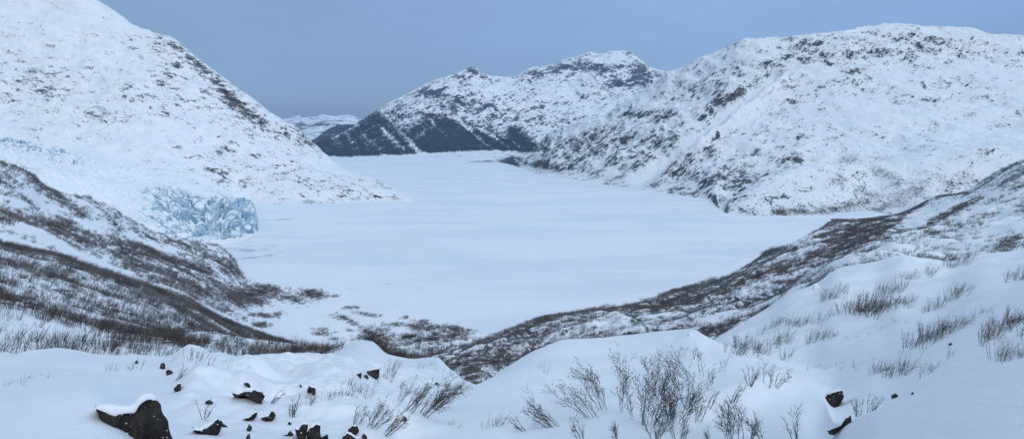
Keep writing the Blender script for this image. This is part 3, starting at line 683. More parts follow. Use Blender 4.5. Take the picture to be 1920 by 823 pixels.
def scatter(s, dens, n, seed):
    """n points on a sheet, by density x area, only on faces turned to the viewpoint"""
    rng = np.random.default_rng(seed)
    V = s.V[s.quads]
    nrm = np.cross(V[:, 2] - V[:, 0], V[:, 3] - V[:, 1]); area = np.linalg.norm(nrm, axis=1) * 0.5
    d = dens.reshape(-1)[s.quads].mean(1)
    c = V.mean(1) - np.array([0, 0, H])
    px = s.px.reshape(-1)[s.quads[:, 0]]; py = s.py.reshape(-1)[s.quads[:, 0]]
    nrm = nrm / (area[:, None] * 2 + 1e-9)
    up = nrm * np.sign(nrm[:, 2:3] + 1e-9)
    face = -(up * c).sum(1) / np.linalg.norm(c, axis=1)
    w = area * np.clip(d, 0, None) * (face > -0.10) * (px > -160) * (px < 2080) * (py < 900) * (py > -60)
    cum = np.cumsum(w); tot = cum[-1]
    k = np.searchsorted(cum, rng.uniform(0, tot, n)); k = np.clip(k, 0, len(w) - 1)
    a, b_ = rng.uniform(size=(2, n, 1))
    q = V[k]
    p = q[:, 0] * (1 - a) * (1 - b_) + q[:, 1] * a * (1 - b_) + q[:, 2] * a * b_ + q[:, 3] * (1 - a) * b_
    return p, tot

def mass(name, groups, mat, label, cat):
    """one brush mass: groups = [(points, heights, templates, lean_spin)]"""
    rng = np.random.default_rng(len(name) * 13 + 5)
    Vs, Fs, n = [], [], 0
    for pts, hs, temps in groups:
        which = rng.integers(0, len(temps), len(pts))
        for ti, (tv, tf) in enumerate(temps):
            m_ = which == ti
            p = pts[m_]; h = hs[m_]
            if not len(p): continue
            an = rng.normal(0, 0.55, len(p)); c, s_ = np.cos(an), np.sin(an); mir = rng.uniform(0.75, 1.3, len(p))
            x = tv[None, :, 0] * mir[:, None]; y = tv[None, :, 1]
            v = np.stack([x * c[:, None] - y * s_[:, None], x * s_[:, None] + y * c[:, None], np.repeat(tv[None, :, 2], len(p), 0)], -1) * h[:, None, None] + p[:, None]
            f = tf[None] + (n + np.arange(len(p)) * len(tv))[:, None, None]
            Vs.append(v.reshape(-1, 3)); Fs.append(f.reshape(-1, 3)); n += len(p) * len(tv)
    me = mesh_np(name, np.concatenate(Vs), tris=np.concatenate(Fs), smooth=False)
    o = link(name, me, mat)
    tag(o, label, cat, kind='stuff')
    return o
# ------------------------------------------------------------------ massed brush (uncountable) on the moraines
x, y, t = s_ml.px, s_ml.py, s_ml.t
gate = fbm(s_ml.X, s_ml.Y, 42, 4, 201, 0.6); fine = fbm(s_ml.X, s_ml.Y, 11, 3, 202, 0.6)
face = sstep(2.9, 3.1, t) * sstep(4.05, 3.95, t) * sstep(560, 530, x)
B = face * (0.50 + 0.9 * gate + 0.9 * fine)
B += 0.8 * seg(x, y, [(-60,440),(0,457),(100,478),(200,515),(300,549),(350,568),(430,608),(500,634),(542,645)], 8) * face
B += 1.3 * seg(x, y, [(-60,555),(0,572),(60,588),(120,602),(200,618),(330,634)], 7) * sstep(3.6, 2.0, t)
B += sstep(0.9, 1.1, t) * sstep(2.0, 1.85, t) * sstep(660, 620, x) * (0.34 + 0.9 * gate + 0.9 * fine)
B += 0.62 * sstep(0.8, 1.0, t) * sstep(2.1, 1.9, t) * (ell(x, y, 325, 645, 75, 15) + ell(x, y, 575, 663, 75, 17, 6) + 0.8 * ell(x, y, 60, 655, 70, 18) + 0.6 * ell(x, y, 215, 650, 30, 22))
upper = sstep(4.7, 5.2, t) * sstep(7.05, 6.95, t) * sstep(520, 440, x + (y - 480) * 0.3)
U = upper * (0.14 + 0.8 * gate + 1.0 * fine)
for pts, wd, k in [([(210,448),(255,465),(300,482),(345,497),(388,510)], 6, 1.5), ([(60,330),(100,358),(140,395),(155,405)], 5, 1.3), ([(0,310),(30,318)], 3, 1.0), ([(0,345),(50,350)], 7, .6),
                   ([(0,405),(60,412),(130,420)], 12, .7), ([(100,440),(170,465)], 10, .6), ([(230,480),(300,510),(370,540),(450,560)], 16, .7), ([(310,455),(350,462)], 5, .6), ([(360,468),(385,480)], 6, .6), ([(420,500),(470,520)], 8, .8), ([(395,482),(410,490)], 3, .6), ([(100,420),(150,435),(200,445)], 8, .5)]:
    U += upper * k * 0.55 * seg(x, y, pts, wd * 1.35)
for pts, wd, k in [([(35,425),(100,452),(180,500),(235,522)], 9, 1.2), ([(300,545),(380,580),(450,612)], 7, 1.2), ([(20,340),(110,400)], 8, .4), ([(160,420),(220,440),(330,470)], 7, .5)]:
    U -= upper * k * seg(x, y, pts, wd)
B += 0.62 * np.clip(U, 0, 2)
flat = sstep(3.9, 4.2, t)
for e, k in [((585,552,24,8,5),1.1),((500,545,34,10,5),.9),((460,560,40,12,8),.8),((545,562,28,7,8),.8),((495,592,22,4,5),.7),((490,610,16,4,0),.9),((523,588,12,3,0),.5),((630,555,7,2,0),.7),((657,578,16,2.5,0),.8),
             ((650,600,22,4,25),.8),((630,595,14,3,20),.5),((690,590,20,3,8),.6),((605,625,16,8,10),.7),((625,637,14,4,10),.6),((705,628,26,12,10),.9),((740,608,16,3,5),.7),((790,615,30,9,8),.75),((850,618,40,10,0),.75),((885,614,8,7,0),.8),
             ((800,640,70,10,-4),.55),((760,597,10,3,0),.6),((795,602,8,3,0),.7),((700,640,30,8,10),.7),((770,632,40,8,0),.5),((840,632,40,6,0),.5),((690,655,24,8,0),.6),((725,610,10,3,0),.4),((655,620,6,2,0),.4)]:
    B += flat * k * ell(x, y, *e) * (0.45 + 1.6 * np.clip(fine + 0.2, 0, 1))
B += 1.6 * seg(x, y, [(690,640),(700,648),(724,664),(752,667),(785,672)], 5) * sstep(1.0, 1.25, t)
B = B * (1 - 0.42 * sstep(3.2, 2.6, t))
B_ML = np.clip(B, 0, 1.3)
p, _ = scatter(s_ml, B_ML, 25000, 301)
D = np.hypot(p[:, 0], p[:, 1]); rng = np.random.default_rng(5)
h = rng.uniform(1.5, 2.9, len(p)) * np.where(D < 260, 0.85, 1.0) * np.where(D > 520, 1.25, 1)
D2 = D + rng.uniform(-90, 90, len(D)); near = D2 < 250; mid = (D2 >= 250) & (D2 < 520); far = D2 >= 520
keep = near | (rng.uniform(size=len(p)) < 1.0)
mass('brush', [(p[near & keep], h[near & keep] * 1.15, T_NEAR)], M_BRUSHN, 'dense brown brush belt just beyond the left snow crest', 'brush')
mass('brush', [(p[mid & keep], h[mid & keep], T_MIDB), (p[far], h[far], T_FARB)], M_BRUSH, 'dense leafless brush covering the moraine slope on the left', 'brush')

x, y, t = s_mr.px, s_mr.py, s_mr.t
gate = fbm(s_mr.X, s_mr.Y, 70, 4, 211, 0.6); fine = fbm(s_mr.X, s_mr.Y, 14, 3, 212, 0.6)
bandc = fbm(s_mr.X + s_mr.Y * 0.3, s_mr.Y * 0.35 - s_mr.X * 0.2, 30, 3, 213)
B = sstep(0.3, 0.6, t) * sstep(4.05, 3.98, t) * (0.50 + 0.7 * gate + 0.7 * fine + 0.5 * bandc - 0.9 * (s_mr.hum - 2.0) / 8.0)
B += 0.22 * sstep(1420, 1300, x) * sstep(0.3, 0.6, t) * sstep(3.9, 3.6, t)
B *= 1 - 0.25 * sstep(1600, 1700, x) * sstep(470, 430, y)
B -= 0.6 * ell(x, y, 1860, 390, 60, 40) + 0.6 * ell(x, y, 1740, 400, 70, 18, -25) + 0.5 * seg(x, y, [(1920,420),(1850,455),(1780,480),(1690,480)], 22)
B += 0.7 * ell(x, y, 1610, 432, 70, 16, -15) + 0.9 * ell(x, y, 1890, 455, 26, 14, -40) + 0.5 * ell(x, y, 1850, 400, 50, 14, -35)
B += 0.6 * ell(x, y, 930, 655, 70, 24, -12) + 0.5 * ell(x, y, 1010, 630, 60, 14, -10)
for pts, wd, k in [([(1560,413),(1600,412),(1650,412),(1685,416)], 2, 1.0), ([(1685,415),(1660,430),(1625,447),(1580,465)], 3, 1.2), ([(1690,404),(1715,390),(1735,380)], 4, 1.3), ([(1755,371),(1790,363),(1815,362)], 2.5, 1.1), ([(1840,372),(1790,395),(1740,420)], 5, .8),
                   ([(1430,478),(1450,468),(1490,465)], 4, .9), ([(1530,475),(1500,500),(1420,520),(1350,550)], 5, .8), ([(1460,500),(1380,535),(1300,560),(1230,580)], 6, .7), ([(1150,573),(1080,585),(1010,596)], 2.5, .8), ([(1340,523),(1290,538),(1240,553)], 2.5, .7),
                   ([(840,682),(870,690),(905,692),(950,682)], 5, 1.5), ([(1310,634),(1360,622),(1410,600),(1450,578)], 7, 1.8), ([(1450,548),(1500,555),(1480,565)], 5, .9), ([(1530,535),(1550,525),(1590,510),(1640,505)], 5, 1.0)]:
    B += k * seg(x, y, pts, wd)
B_MR = np.clip(B, 0, 1.4)
p, _ = scatter(s_mr, B_MR, 54000, 302)
D = np.hypot(p[:, 0], p[:, 1])
h = rng.uniform(1.4, 2.8, len(p)) * np.where(D < 260, 0.75, 1.0) * np.where(D > 520, 1.3, 1)
D2 = D + rng.uniform(-90, 90, len(D)); near = D2 < 250; mid = (D2 >= 250) & (D2 < 520); far = D2 >= 520
mass('brush', [(p[near], h[near] * 1.15, T_NEAR)], M_BRUSHN, 'brown brush in the gully behind the central snow mound', 'brush')
mass('brush', [(p[mid], h[mid], T_MIDB), (p[far], h[far], T_FARB)], M_BRUSH, 'leafless brush over the hummocks along the right lake shore', 'brush')

s = SHEETS['right']; x, y = s.px, s.py
fine = fbm(s.X, s.Y, 40, 4, 221, 0.6)
B = (0.9 * ell(x, y, 1560, 391, 90, 9, -4) + 1.2 * seg(x, y, [(1450,398),(1500,396),(1560,392),(1625,382)], 6) + 1.2 * ell(x, y, 1657, 393, 20, 7)
     + 0.7 * seg(x, y, [(1640,320),(1690,345),(1730,365)], 9) + 0.7 * seg(x, y, [(1570,335),(1600,352),(1625,368)], 9) + 0.5 * ell(x, y, 1680, 370, 60, 20, 10) + 0.4 * ell(x, y, 1760, 340, 60, 20) + 0.35 * ell(x, y, 1610, 300, 40, 10)) * np.clip(0.5 + 1.6 * fine, 0, 1.3)
p, _ = scatter(s, np.clip(B, 0, 1.5), 7000, 303)
mass('brush', [(p, rng.uniform(1.6, 3.2, len(p)), T_FARB)], M_BRUSHG, 'grey brush on the knoll above the far side of the right bay', 'brush')

# ------------------------------------------------------------------ the forest at the foot of the middle mountain
s = SHEETS['middle']
p, _ = scatter(s, np.clip(s.forest, 0, 1) * (s.forest > 0.25), 26000, 304)
hh = rng.uniform(11, 24, len(p)); k5 = np.arange(6) * math.pi / 3
ring = np.stack([np.cos(k5), np.sin(k5), 0 * k5], -1)
cone = np.concatenate([ring * 1.0, ring * 0.55 + [0, 0, 0.45], [[0, 0, 1.0]]])
fc = [(q, (q + 1) % 6, 6 + (q + 1) % 6) for q in range(6)] + [(q, 6 + (q + 1) % 6, 6 + q) for q in range(6)] + [(6 + q, 6 + (q + 1) % 6, 12) for q in range(6)]
v = cone[None] * np.stack([hh * 0.2, hh * 0.2, hh], -1)[:, None] + p[:, None] - np.array([0, 0, 1.0])
f = np.array(fc)[None] + (np.arange(len(p)) * 13)[:, None, None]
tag(link('forest', mesh_np('forest', v.reshape(-1, 3), tris=f.reshape(-1, 3), smooth=False), M_PINE), 'dark conifer forest on the lower slopes of the middle mountain', 'forest', kind='stuff')

# ------------------------------------------------------------------ things standing on the near snow
def bvh(s):
    return BVHTree.FromPolygons(s.V.tolist(), s.quads.tolist())
BV = [bvh(s_fg), bvh(s_mr)]
def hit(px, py):
    x_, y_, z_ = ray(px, py)
    best = None
    for bv in BV:
        r = bv.ray_cast(Vector((0, 0, H)), Vector((float(x_), float(y_), float(z_))).normalized())
        if r[0] is not None and (best is None or r[3] < best[1]): best = (r[0], r[3])
    return best

def empty(name, loc):
    o = bpy.data.objects.new(name, None); COL.objects.link(o); o.location = loc; o.empty_display_size = 0.2
    return o

# --- large single shrubs, each with its own stems, twigs and catkins
def hero(px, py, hpx, label, nstem=6, kids=(8, 3), spread=0.45, lean=(0, 0), thick=0.011, base=0.14, group=None, seed=1, fan=0.0, up=0.25):
    r = hit(px, py)
    if r is None: return
    hgt = hpx * r[1] / F * (1 + 0.75 * max(0, abs(lean[0]) - 0.2))
    rg = np.random.default_rng(seed * 101 + int(px))
    th = thick * 1.0 / max(hgt, 0.6)
    nstem = nstem + (1 if nstem > 3 else 0); kids = (int(kids[0] * 1.25), kids[1] + 1)
    st, tw, bd = shrub_geo(rg, nstem, kids, spread, lean, th, base, buds=True, fan=fan, up=up)
    o = empty('shrub', r[0]); tag(o, label, 'shrub', group)
    nv = 3 * 4 + 1; nf = 6 * 3 + 3               # one tube of five points
    for k in range(nstem):
        link('stem', mesh_np('stem', st[0][k * nv:(k + 1) * nv] * hgt, tris=st[1][k * nf:(k + 1) * nf] - k * nv, smooth=False), M_TWIG, o)
    v_, f_ = join(tw, bd)
    link('crown', mesh_np('crown', v_ * hgt, tris=f_, smooth=False), M_TWIG, o)
    return o
CENTRE = [
 (1172,770,118,'tall feathery shrub with one upright spire on the central snow mound',3,(14,4),0.16,(-0.10,0),0.0),
 (1137,766,88,'dark fan shaped shrub leaning left beside the spire shrub on the mound',5,(11,4),0.20,(-0.42,0),0.10),
 (1118,782,70,'low shrub leaning far left below the dark fan shaped shrub',5,(8,3),0.25,(-0.75,0),0.10),
 (1045,800,54,'sprawling shrub lying to the left at the lower edge of the mound',8,(8,3),0.35,(-0.85,0),0.15),
 (985,808,32,'lowest leftmost sprawling shrub half buried at the foot of the mound',4,(5,2),0.35,(-0.9,0),0.10),
 (1190,786,70,'slim upright shrub just right of the spire shrub',2,(10,3),0.15,(-0.06,0),0.0),
 (1215,795,118,'wide bushy shrub, the largest of the mound',9,(11,4),0.32,(0.05,0),0.22),
 (1245,795,112,'dense upright shrub against the right side of the largest shrub',7,(11,4),0.25,(0.04,0),0.16),
 (1268,800,95,'many stemmed shrub near the lower middle of the mound',6,(9,3),0.25,(0.12,0),0.15),
 (1262,715,56,'upright shrub on the upper mound with two tilted stems',3,(8,3),0.25,(-0.25,0),0.1),
 (1302,720,58,'shrub with a long stem leaning left across the mound crest',4,(8,3),0.2,(-0.55,0),0.1),
 (1320,706,66,'thin tall shrub below the mound crest with sparse tips',2,(9,3),0.12,(-0.08,0),0.0),
 (1335,722,42,'small twiggy shrub with drooping tip right of the thin tall shrub',3,(7,3),0.3,(0.1,0),0.1),
 (1352,697,34,'pair of bare upright stalks near the mound crest at right',3,(5,2),0.25,(0.2,0),0.15),
 (1277,668,28,'small crest shrub with stiff upright twigs',3,(6,2),0.3,(0.0,0),0.15),
 (1300,672,30,'small crest shrub beside the stiff twigged one',3,(5,2),0.3,(0.1,0),0.15),
 (1405,722,38,'reddish low tuft of fanned twigs on the right shoulder of the mound',9,(5,2),0.5,(0.05,0),0.35),
 (1437,722,50,'shrub with one tall central stalk on the right shoulder of the mound',3,(7,3),0.3,(0.0,0),0.1),
 (1452,722,40,'shrub reaching out to the right on the right shoulder of the mound',4,(6,2),0.3,(0.55,0),0.2),
 (1375,756,48,'sparse slanting shrub under the reddish low tuft',4,(6,2),0.3,(0.25,0),0.2),
 (1373,826,82,'dense cone shaped shrub at the bottom of the snow in front',6,(12,4),0.18,(-0.08,0),0.06),
 (1402,826,55,'shrub with upright twigs right of the cone shaped shrub',4,(9,3),0.25,(0.0,0),0.1),
 (1432,828,62,'shrub leaning left at the bottom of the snow in front',3,(9,3),0.15,(-0.35,0),0.08),
 (1330,830,40,'slight drooping shrub left of the cone shaped shrub',3,(8,3),0.2,(-0.15,0),0.1),
 (1490,828,60,'open shrub with few curling twigs left of the snowy rock',4,(6,2),0.3,(-0.15,0),0.25),
 (1230,826,50,'dense low twigs at the bottom edge below the largest shrub',8,(8,3),0.4,(0.0,0),0.25),
 (1275,828,46,'low tangled shrub at the bottom edge under the mound',7,(7,3),0.4,(0.05,0),0.25),
 (1160,826,40,'short tangled shrub at the bottom edge left of the largest shrub',6,(7,3),0.4,(-0.1,0),0.25),
 (1090,828,38,'short shrub leaning left at the bottom edge of the mound',5,(7,3),0.3,(-0.5,0),0.2),
 (1305,790,62,'thin shrub with pale snow behind it, right of the many stemmed shrub',4,(8,3),0.25,(0.1,0),0.12),
 (1290,760,50,'loose shrub in the middle of the mound thicket',5,(8,3),0.3,(-0.05,0),0.2),
 (1330,766,30,'short shrub with a bent twig right of the mound thicket',3,(5,2),0.35,(0.35,0),0.15),
 (1232,742,62,'upper shrub of the mound thicket with crowded tips',5,(9,4),0.25,(0.1,0),0.15),
 (1610,780,36,'twiggy shrub directly right of the large snowy rock',6,(6,2),0.35,(-0.15,0),0.2),
 (1632,772,30,'twiggy shrub leaning right beside the drift edge',6,(6,2),0.35,(0.35,0),0.2),
]
for i, (a, b_, h_, lab, ns, kd, sp, ln, fn) in enumerate(CENTRE):
    hero(a, b_, h_, lab, ns, kd, sp, ln, seed=i + 1, fan=fn, thick=0.0078)
LEFTH = [
 (790,776,62,'big shrub leaning right under the snow bench',8,(8,3),0.25,(0.75,0),0.2),
 (765,768,58,'shrub slanting right at the left end of the snow bench hollow',7,(8,3),0.25,(0.6,0),0.2),
 (812,764,52,'dense slanting shrub in the snow bench hollow',8,(8,3),0.25,(0.8,0),0.2),
 (835,745,40,'shrub at the right end of the snow bench hollow',7,(7,3),0.3,(0.7,0),0.2),
 (745,752,44,'thin slanting shrub left of the snow bench hollow',5,(7,3),0.25,(0.5,0),0.2),
 (695,800,48,'shrub draped over a snowy hump, tips to the right',6,(8,3),0.3,(0.7,0),0.25),
 (722,812,42,'shrub leaning right on the snowy hump near the bottom edge',6,(8,3),0.3,(0.75,0),0.25),
 (668,795,36,'small slanted shrub above the pair of round black rocks',5,(6,3),0.3,(0.45,0),0.2),
 (548,780,36,'round twiggy shrub on the snow between black rocks',9,(6,3),0.45,(0.1,0),0.35),
 (510,755,24,'low slanting shrub right of the widest black rock',5,(5,2),0.4,(0.8,0),0.2),
 (578,760,26,'small shrub below the leaning black rock',6,(5,2),0.45,(0.2,0),0.25),
 (385,785,36,'few bare stalks above the dark rock near the bottom edge',4,(4,2),0.35,(0.35,0),0.2),
 (332,712,26,'slanting stalks beside the rock on the snow crest',5,(4,2),0.35,(0.6,0),0.2),
]
for i, (a, b_, h_, lab, ns, kd, sp, ln, fn) in enumerate(LEFTH):
    hero(a, b_, h_, lab, ns, kd, sp, ln, seed=i + 61, fan=fn, thick=0.0085)

# --- small shrubs: a few shapes, copied
def tuft_mesh(seed, nstem, kids, spread, lean, thick, base, fan):
    st, tw, bd = shrub_geo(np.random.default_rng(seed), nstem, kids, spread, lean, thick, base, segs=(4, 3, 2), fan=fan)
    v_, f_ = join(st, tw)
    me = mesh_np('small_shrub', v_, tris=f_, smooth=False); me.materials.append(M_TUFT)
    return me
TUFT = [tuft_mesh(500 + k, 10, (6, 1), 0.48, (0.26, 0), 0.009, 0.36, 0.3) for k in range(5)]
SPARSE = [tuft_mesh(600 + k, 6, (4, 1), 0.45, (0.18, 0), 0.010, 0.25, 0.3) for k in range(4)]
DENSE = [tuft_mesh(700 + k, 15, (6, 1), 0.5, (0.24, 0), 0.0095, 0.5, 0.35) for k in range(4)]
rs = random.Random(12)
def cluster(x0, y0, x1, y1, n, hpx, temps, label, group, jit=7):
    """n shrubs along a line of the slope"""
    for k in range(n):
        u = (k + rs.random()) / n
        px = x0 + (x1 - x0) * u + rs.uniform(-jit, jit); py = y0 + (y1 - y0) * u + rs.uniform(-jit, jit)
        r = hit(px, py)
        if r is None: continue
        o = bpy.data.objects.new('shrub', rs.choice(temps)); COL.objects.link(o)
        h_ = hpx * rs.uniform(0.85, 1.45) * r[1] / F
        o.location = r[0] - Vector((0, 0, 0.03)); o.scale = (h_ * rs.uniform(0.9, 1.3), h_, h_)
        o.rotation_euler = (0, 0, rs.uniform(-0.6, 0.6))
        tag(o, label, 'shrub', group)
CL = [
 (1540,560,1580,550,7,20,TUFT,'leafless shrub in the pale loose patch behind the right snow ridge','shrubs in the loose patch'),
 (1592,585,1650,588,11,30,DENSE,'leafless shrub in the broad dark thicket on the right snow slope','shrubs in the broad dark thicket'),
 (1640,556,1700,540,8,18,TUFT,'leafless shrub in the slanting row above the broad dark thicket','shrubs in the row above the thicket'),
 (1668,578,1706,566,6,18,DENSE,'leafless shrub in the compact clump right of the broad dark thicket','shrubs in the compact clump'),
 (1690,524,1746,514,8,14,TUFT,'leafless shrub in the fringe below the top of the right snow ridge','shrubs in the ridge fringe'),
 (1772,500,1820,494,8,12,DENSE,'leafless shrub in the dark hollow on the top of the right ridge','shrubs in the ridge hollow'),
 (1735,590,1768,578,6,22,SPARSE,'leafless shrub in the sparse clump in the middle of the right slope','shrubs in the sparse middle clump'),
 (1775,564,1812,548,7,20,TUFT,'leafless shrub in the steep clump high in the middle of the right slope','shrubs in the steep middle clump'),
 (1712,654,1798,612,16,28,DENSE,'leafless shrub in the long diagonal row across the right slope','shrubs in the long diagonal row'),
 (1636,706,1672,700,6,20,TUFT,'leafless shrub in the left clump under the long diagonal row','shrubs in the left clump under the row'),
 (1682,708,1702,690,5,28,TUFT,'leafless shrub in the tall clump under the long diagonal row','shrubs in the tall clump under the row'),
 (1722,708,1748,690,4,20,SPARSE,'sparse shrub right of the tall clump under the long diagonal row','sparse shrubs under the row'),
 (1778,672,1788,668,2,20,SPARSE,'sparse shrub alone on the snow right of the long diagonal row','lone pair of shrubs'),
 (1840,650,1872,618,8,32,TUFT,'leafless shrub in the steep clump near the right picture edge','shrubs in the steep edge clump'),
 (1872,614,1924,606,8,26,DENSE,'leafless shrub in the dark bank at the right picture edge','shrubs in the dark edge bank'),
 (1866,676,1896,672,5,28,TUFT,'leafless shrub in the round clump near the smooth drift at right','shrubs in the round clump'),
 (1912,636,1922,630,2,22,TUFT,'leafless shrub at the very right edge below the dark bank','edge shrubs below the bank'),
 (1912,668,1922,664,2,20,TUFT,'leafless shrub at the very right edge just above the smooth drift','edge shrubs above the drift'),
 (1815,600,1845,590,4,15,SPARSE,'sparse shrub between the diagonal row and the dark edge bank','sparse shrubs before the bank'),
 (1895,530,1922,520,5,18,TUFT,'leafless shrub in the high clump at the right edge','shrubs in the high edge clump'),
 (1466,610,1552,598,11,17,TUFT,'leafless shrub in the scattered band at the left end of the right slope','shrubs in the left band'),
 (1442,648,1476,636,6,22,TUFT,'leafless shrub in the clump beside the snow mound shoulder','shrubs beside the mound shoulder'),
 (1508,650,1560,626,7,18,TUFT,'leafless shrub in the slanting band left of the open snow','shrubs in the slanting band'),
 (1462,672,1482,672,3,22,SPARSE,'sparse shrub right of the mound shoulder','sparse shrubs right of the mound'),
 (1374,656,1432,660,11,20,DENSE,'leafless shrub in the dark clump behind the right shoulder of the mound','shrubs behind the mound shoulder'),
 (1430,625,1470,600,7,16,TUFT,'leafless shrub in the band above the dark clump behind the mound','shrubs above the dark clump'),
 (1590,640,1700,600,7,10,SPARSE,'tiny sparse shrub on the open snow of the right slope','tiny shrubs on the open snow'),
 (1510,690,1640,690,8,12,SPARSE,'tiny stalk poking from the snow left of the lower right slope','tiny stalks on the lower slope'),
 (692,708,735,716,5,22,SPARSE,'sparse shrub on the snow right of the black triangular rocks','sparse shrubs by the triangular rocks'),
 (605,745,700,738,13,20,SPARSE,'sparse small shrub in the twiggy patch left of the snow bench','shrubs in the twiggy patch'),
 (640,715,690,742,5,20,SPARSE,'sparse shrub below the black triangular rocks','sparse shrubs below the triangular rocks'),
 (722,700,760,690,6,18,TUFT,'leafless shrub at the left end of the flat snow bench','shrubs at the bench end'),
 (770,686,805,684,5,12,TUFT,'leafless shrub on the far edge of the flat snow bench','shrubs on the bench edge'),
 (845,702,905,712,9,15,TUFT,'leafless shrub in the hollow right of the flat snow bench','shrubs right of the bench'),
 (400,680,470,690,5,10,SPARSE,'small stalk on the snow crest in front of the brush belt','stalks on the snow crest'),
 (350,672,385,690,4,26,SPARSE,'slanting stalk on the rounded snow crest at left','stalks on the rounded crest'),
 (196,690,218,692,3,16,SPARSE,'thin stalk on the snow behind the big dark rock','thin stalks behind the big rock'),
 (245,695,258,692,2,20,SPARSE,'thin slanting shrub on the snow behind the big dark rock','slanting shrubs behind the big rock'),
 (2,732,88,704,8,11,SPARSE,'tiny grassy stalk along the edge of the front left drift','stalks along the drift edge'),
 (1010,690,1030,700,2,14,SPARSE,'buried twig tip on the smooth face of the snow mound','twig tips on the mound face'),
 (1000,740,1030,735,2,10,SPARSE,'faint twig tip low on the smooth face of the mound','faint twig tips on the mound'),
 (1040,758,1050,758,1,12,SPARSE,'single bent twig left of the shrubs on the mound','lone twig on the mound'),
 (830,800,870,806,3,14,SPARSE,'faint stalk on the smooth flank left of the mound','faint stalks on the flank'),
 (910,805,945,800,4,28,SPARSE,'thin upright stalk at the lower left foot of the mound','upright stalks at the mound foot'),
]
for c_ in CL: cluster(*c_)

# --- rocks breaking through the snow, each an irregular block set into the slope
def rock(pts, label, depth=1.2, push=0.10, group=None, cap=True, seed=1, dist=None, kind='boulder'):
    pts = np.array(pts, float)
    cx, cy = pts.mean(0)
    if dist is None: pts = (pts - [cx, cy]) * 1.14 + [cx, cy]
    r = hit(cx, pts[:, 1].max() - 0.15 * np.ptp(pts[:, 1]))
    if r is None: return
    D = dist or math.hypot(r[0].x, r[0].y) - push
    # outline -> closed curve in a vertical plane facing the viewpoint
    d_ = np.hypot(*(np.roll(pts, -1, 0) - pts).T); cum = np.concatenate([[0], np.cumsum(d_)])
    n = 96; u = np.linspace(0, cum[-1], n, endpoint=False)
    P2 = np.stack([np.interp(u, cum, np.append(pts[:, k], pts[0, k])) for k in (0, 1)], -1)
    az, te = azte(cx, cy); az = float(az)
    fw = np.array([math.sin(az), math.cos(az), 0]); rt = np.array([math.cos(az), -math.sin(az), 0])
    def world(px, py):
        x_, y_, z_ = ray(px, py); v = np.stack([x_, y_, z_], -1)
        k = D / (v @ fw)
        return v * k[..., None]
    W = world(P2[:, 0], P2[:, 1]); C0 = W.mean(0)
    A2 = (W - C0) @ rt; B2 = W[:, 2] - C0[2]
    size = max(np.ptp(A2), np.ptp(B2))
    A2 = A2 + fbm(u * 0 + A2 * 1.0, B2, size * 0.22, 3, seed) * size * 0.05; B2 = B2 + fbm(A2, B2, size * 0.22, 3, seed + 9) * size * 0.05
    NR = 12; V, Q = [], []
    for k in range(NR + 4):
        if k <= NR:
            f_ = k / NR; off = -0.05 * size * (1 - f_ ** 3)
        else:
            f_ = 1.0 - 0.04 * (k - NR); off = depth * ((k - NR) / 3.0)
        a = A2 * f_; b2 = B2 * f_
        rel = fbm(a, b2, size * 0.35, 4, seed + 3, 0.55, True) * size * 0.07
        p = (C0[None] + np.array([0, 0, H])) + a[:, None] * rt + np.array([0, 0, 1.0]) * (b2 + (min(float(te), -0.05) * 1.35 * off if k > NR else 0))[:, None] + fw * (off + (rel if k <= NR else rel * 0.5))[:, None]
        V.append(p)
    V = np.concatenate(V)
    i = np.arange(NR + 3)[:, None] * n + np.arange(n)[None]; j = np.arange(NR + 3)[:, None] * n + (np.arange(n)[None] + 1) % n
    Q = np.stack([i, j, j + n, i + n], -1).reshape(-1, 4)
    o = link(kind, mesh_np(kind, V, quads=Q, smooth=True), M_ROCK); tag(o, label, 'rock', group)
    if cap:   # snow lying along the upper rim and back over the block
        top = np.where(np.gradient(A2) * np.sign(np.sum(A2 * np.roll(B2, -1) - np.roll(A2, -1) * B2)) < -0.2 * size / n)[0]
        order = top[np.argsort(A2[top])]
        # keep the highest rim point in each column
        keep = [k for k in order if B2[k] >= np.max(B2[np.abs(A2 - A2[k]) < size * 0.04]) - size * 0.05]
        if len(keep) > 6:
            a = A2[keep]; z = B2[keep]; m_ = len(a); th = min(size * 0.075, 0.09)
            ker = np.hanning(max(5, m_ // 3)); ker /= ker.sum(); zp = np.pad(z, len(ker) // 2, mode='edge')
            z = np.maximum(np.convolve(zp, ker, 'valid')[:m_], z - size * 0.03) - size * 0.01
            slope_ = min(float(te), -0.05) * 1.2
            CV = []
            endt = np.sin(np.linspace(0, math.pi, m_)) ** 0.5
            wob = 1 + 0.7 * fbm(a, a * 0 + seed, size * 0.22, 3, seed + 5)
            drip = np.clip(fbm(a, a * 0 + 3.3, size * 0.18, 3, seed + 6), -0.3, 1) * size * 0.12
            for sct in range(9):
                dep = np.interp(sct, [0, 1, 2, 3, 8], [-0.03, -0.9, -1.0, -0.4, 0]) * th * 1.1 + (0.30 * depth * max(0, sct - 3) / 5)
                hgt_ = np.interp(sct, [0, 1, 2, 3, 5, 8], [-0.9, -0.6, 0.3, 0.9, 0.9, -0.8]) * th * wob * endt - (drip * endt if sct <= 1 else 0) + (slope_ * 0.30 * depth * max(0, sct - 3) / 5)
                CV.append((C0 + np.array([0, 0, H]))[None] + a[:, None] * rt + fw * dep + np.array([0, 0, 1.0]) * (z + hgt_)[:, None])
            CV = np.concatenate(CV)
            i = np.arange(8)[:, None] * m_ + np.arange(m_ - 1)[None]
            link('snow_cap', mesh_np('snow_cap', CV, quads=np.stack([i, i + 1, i + m_ + 1, i + m_], -1).reshape(-1, 4)), M_SNOW, o)
    return o
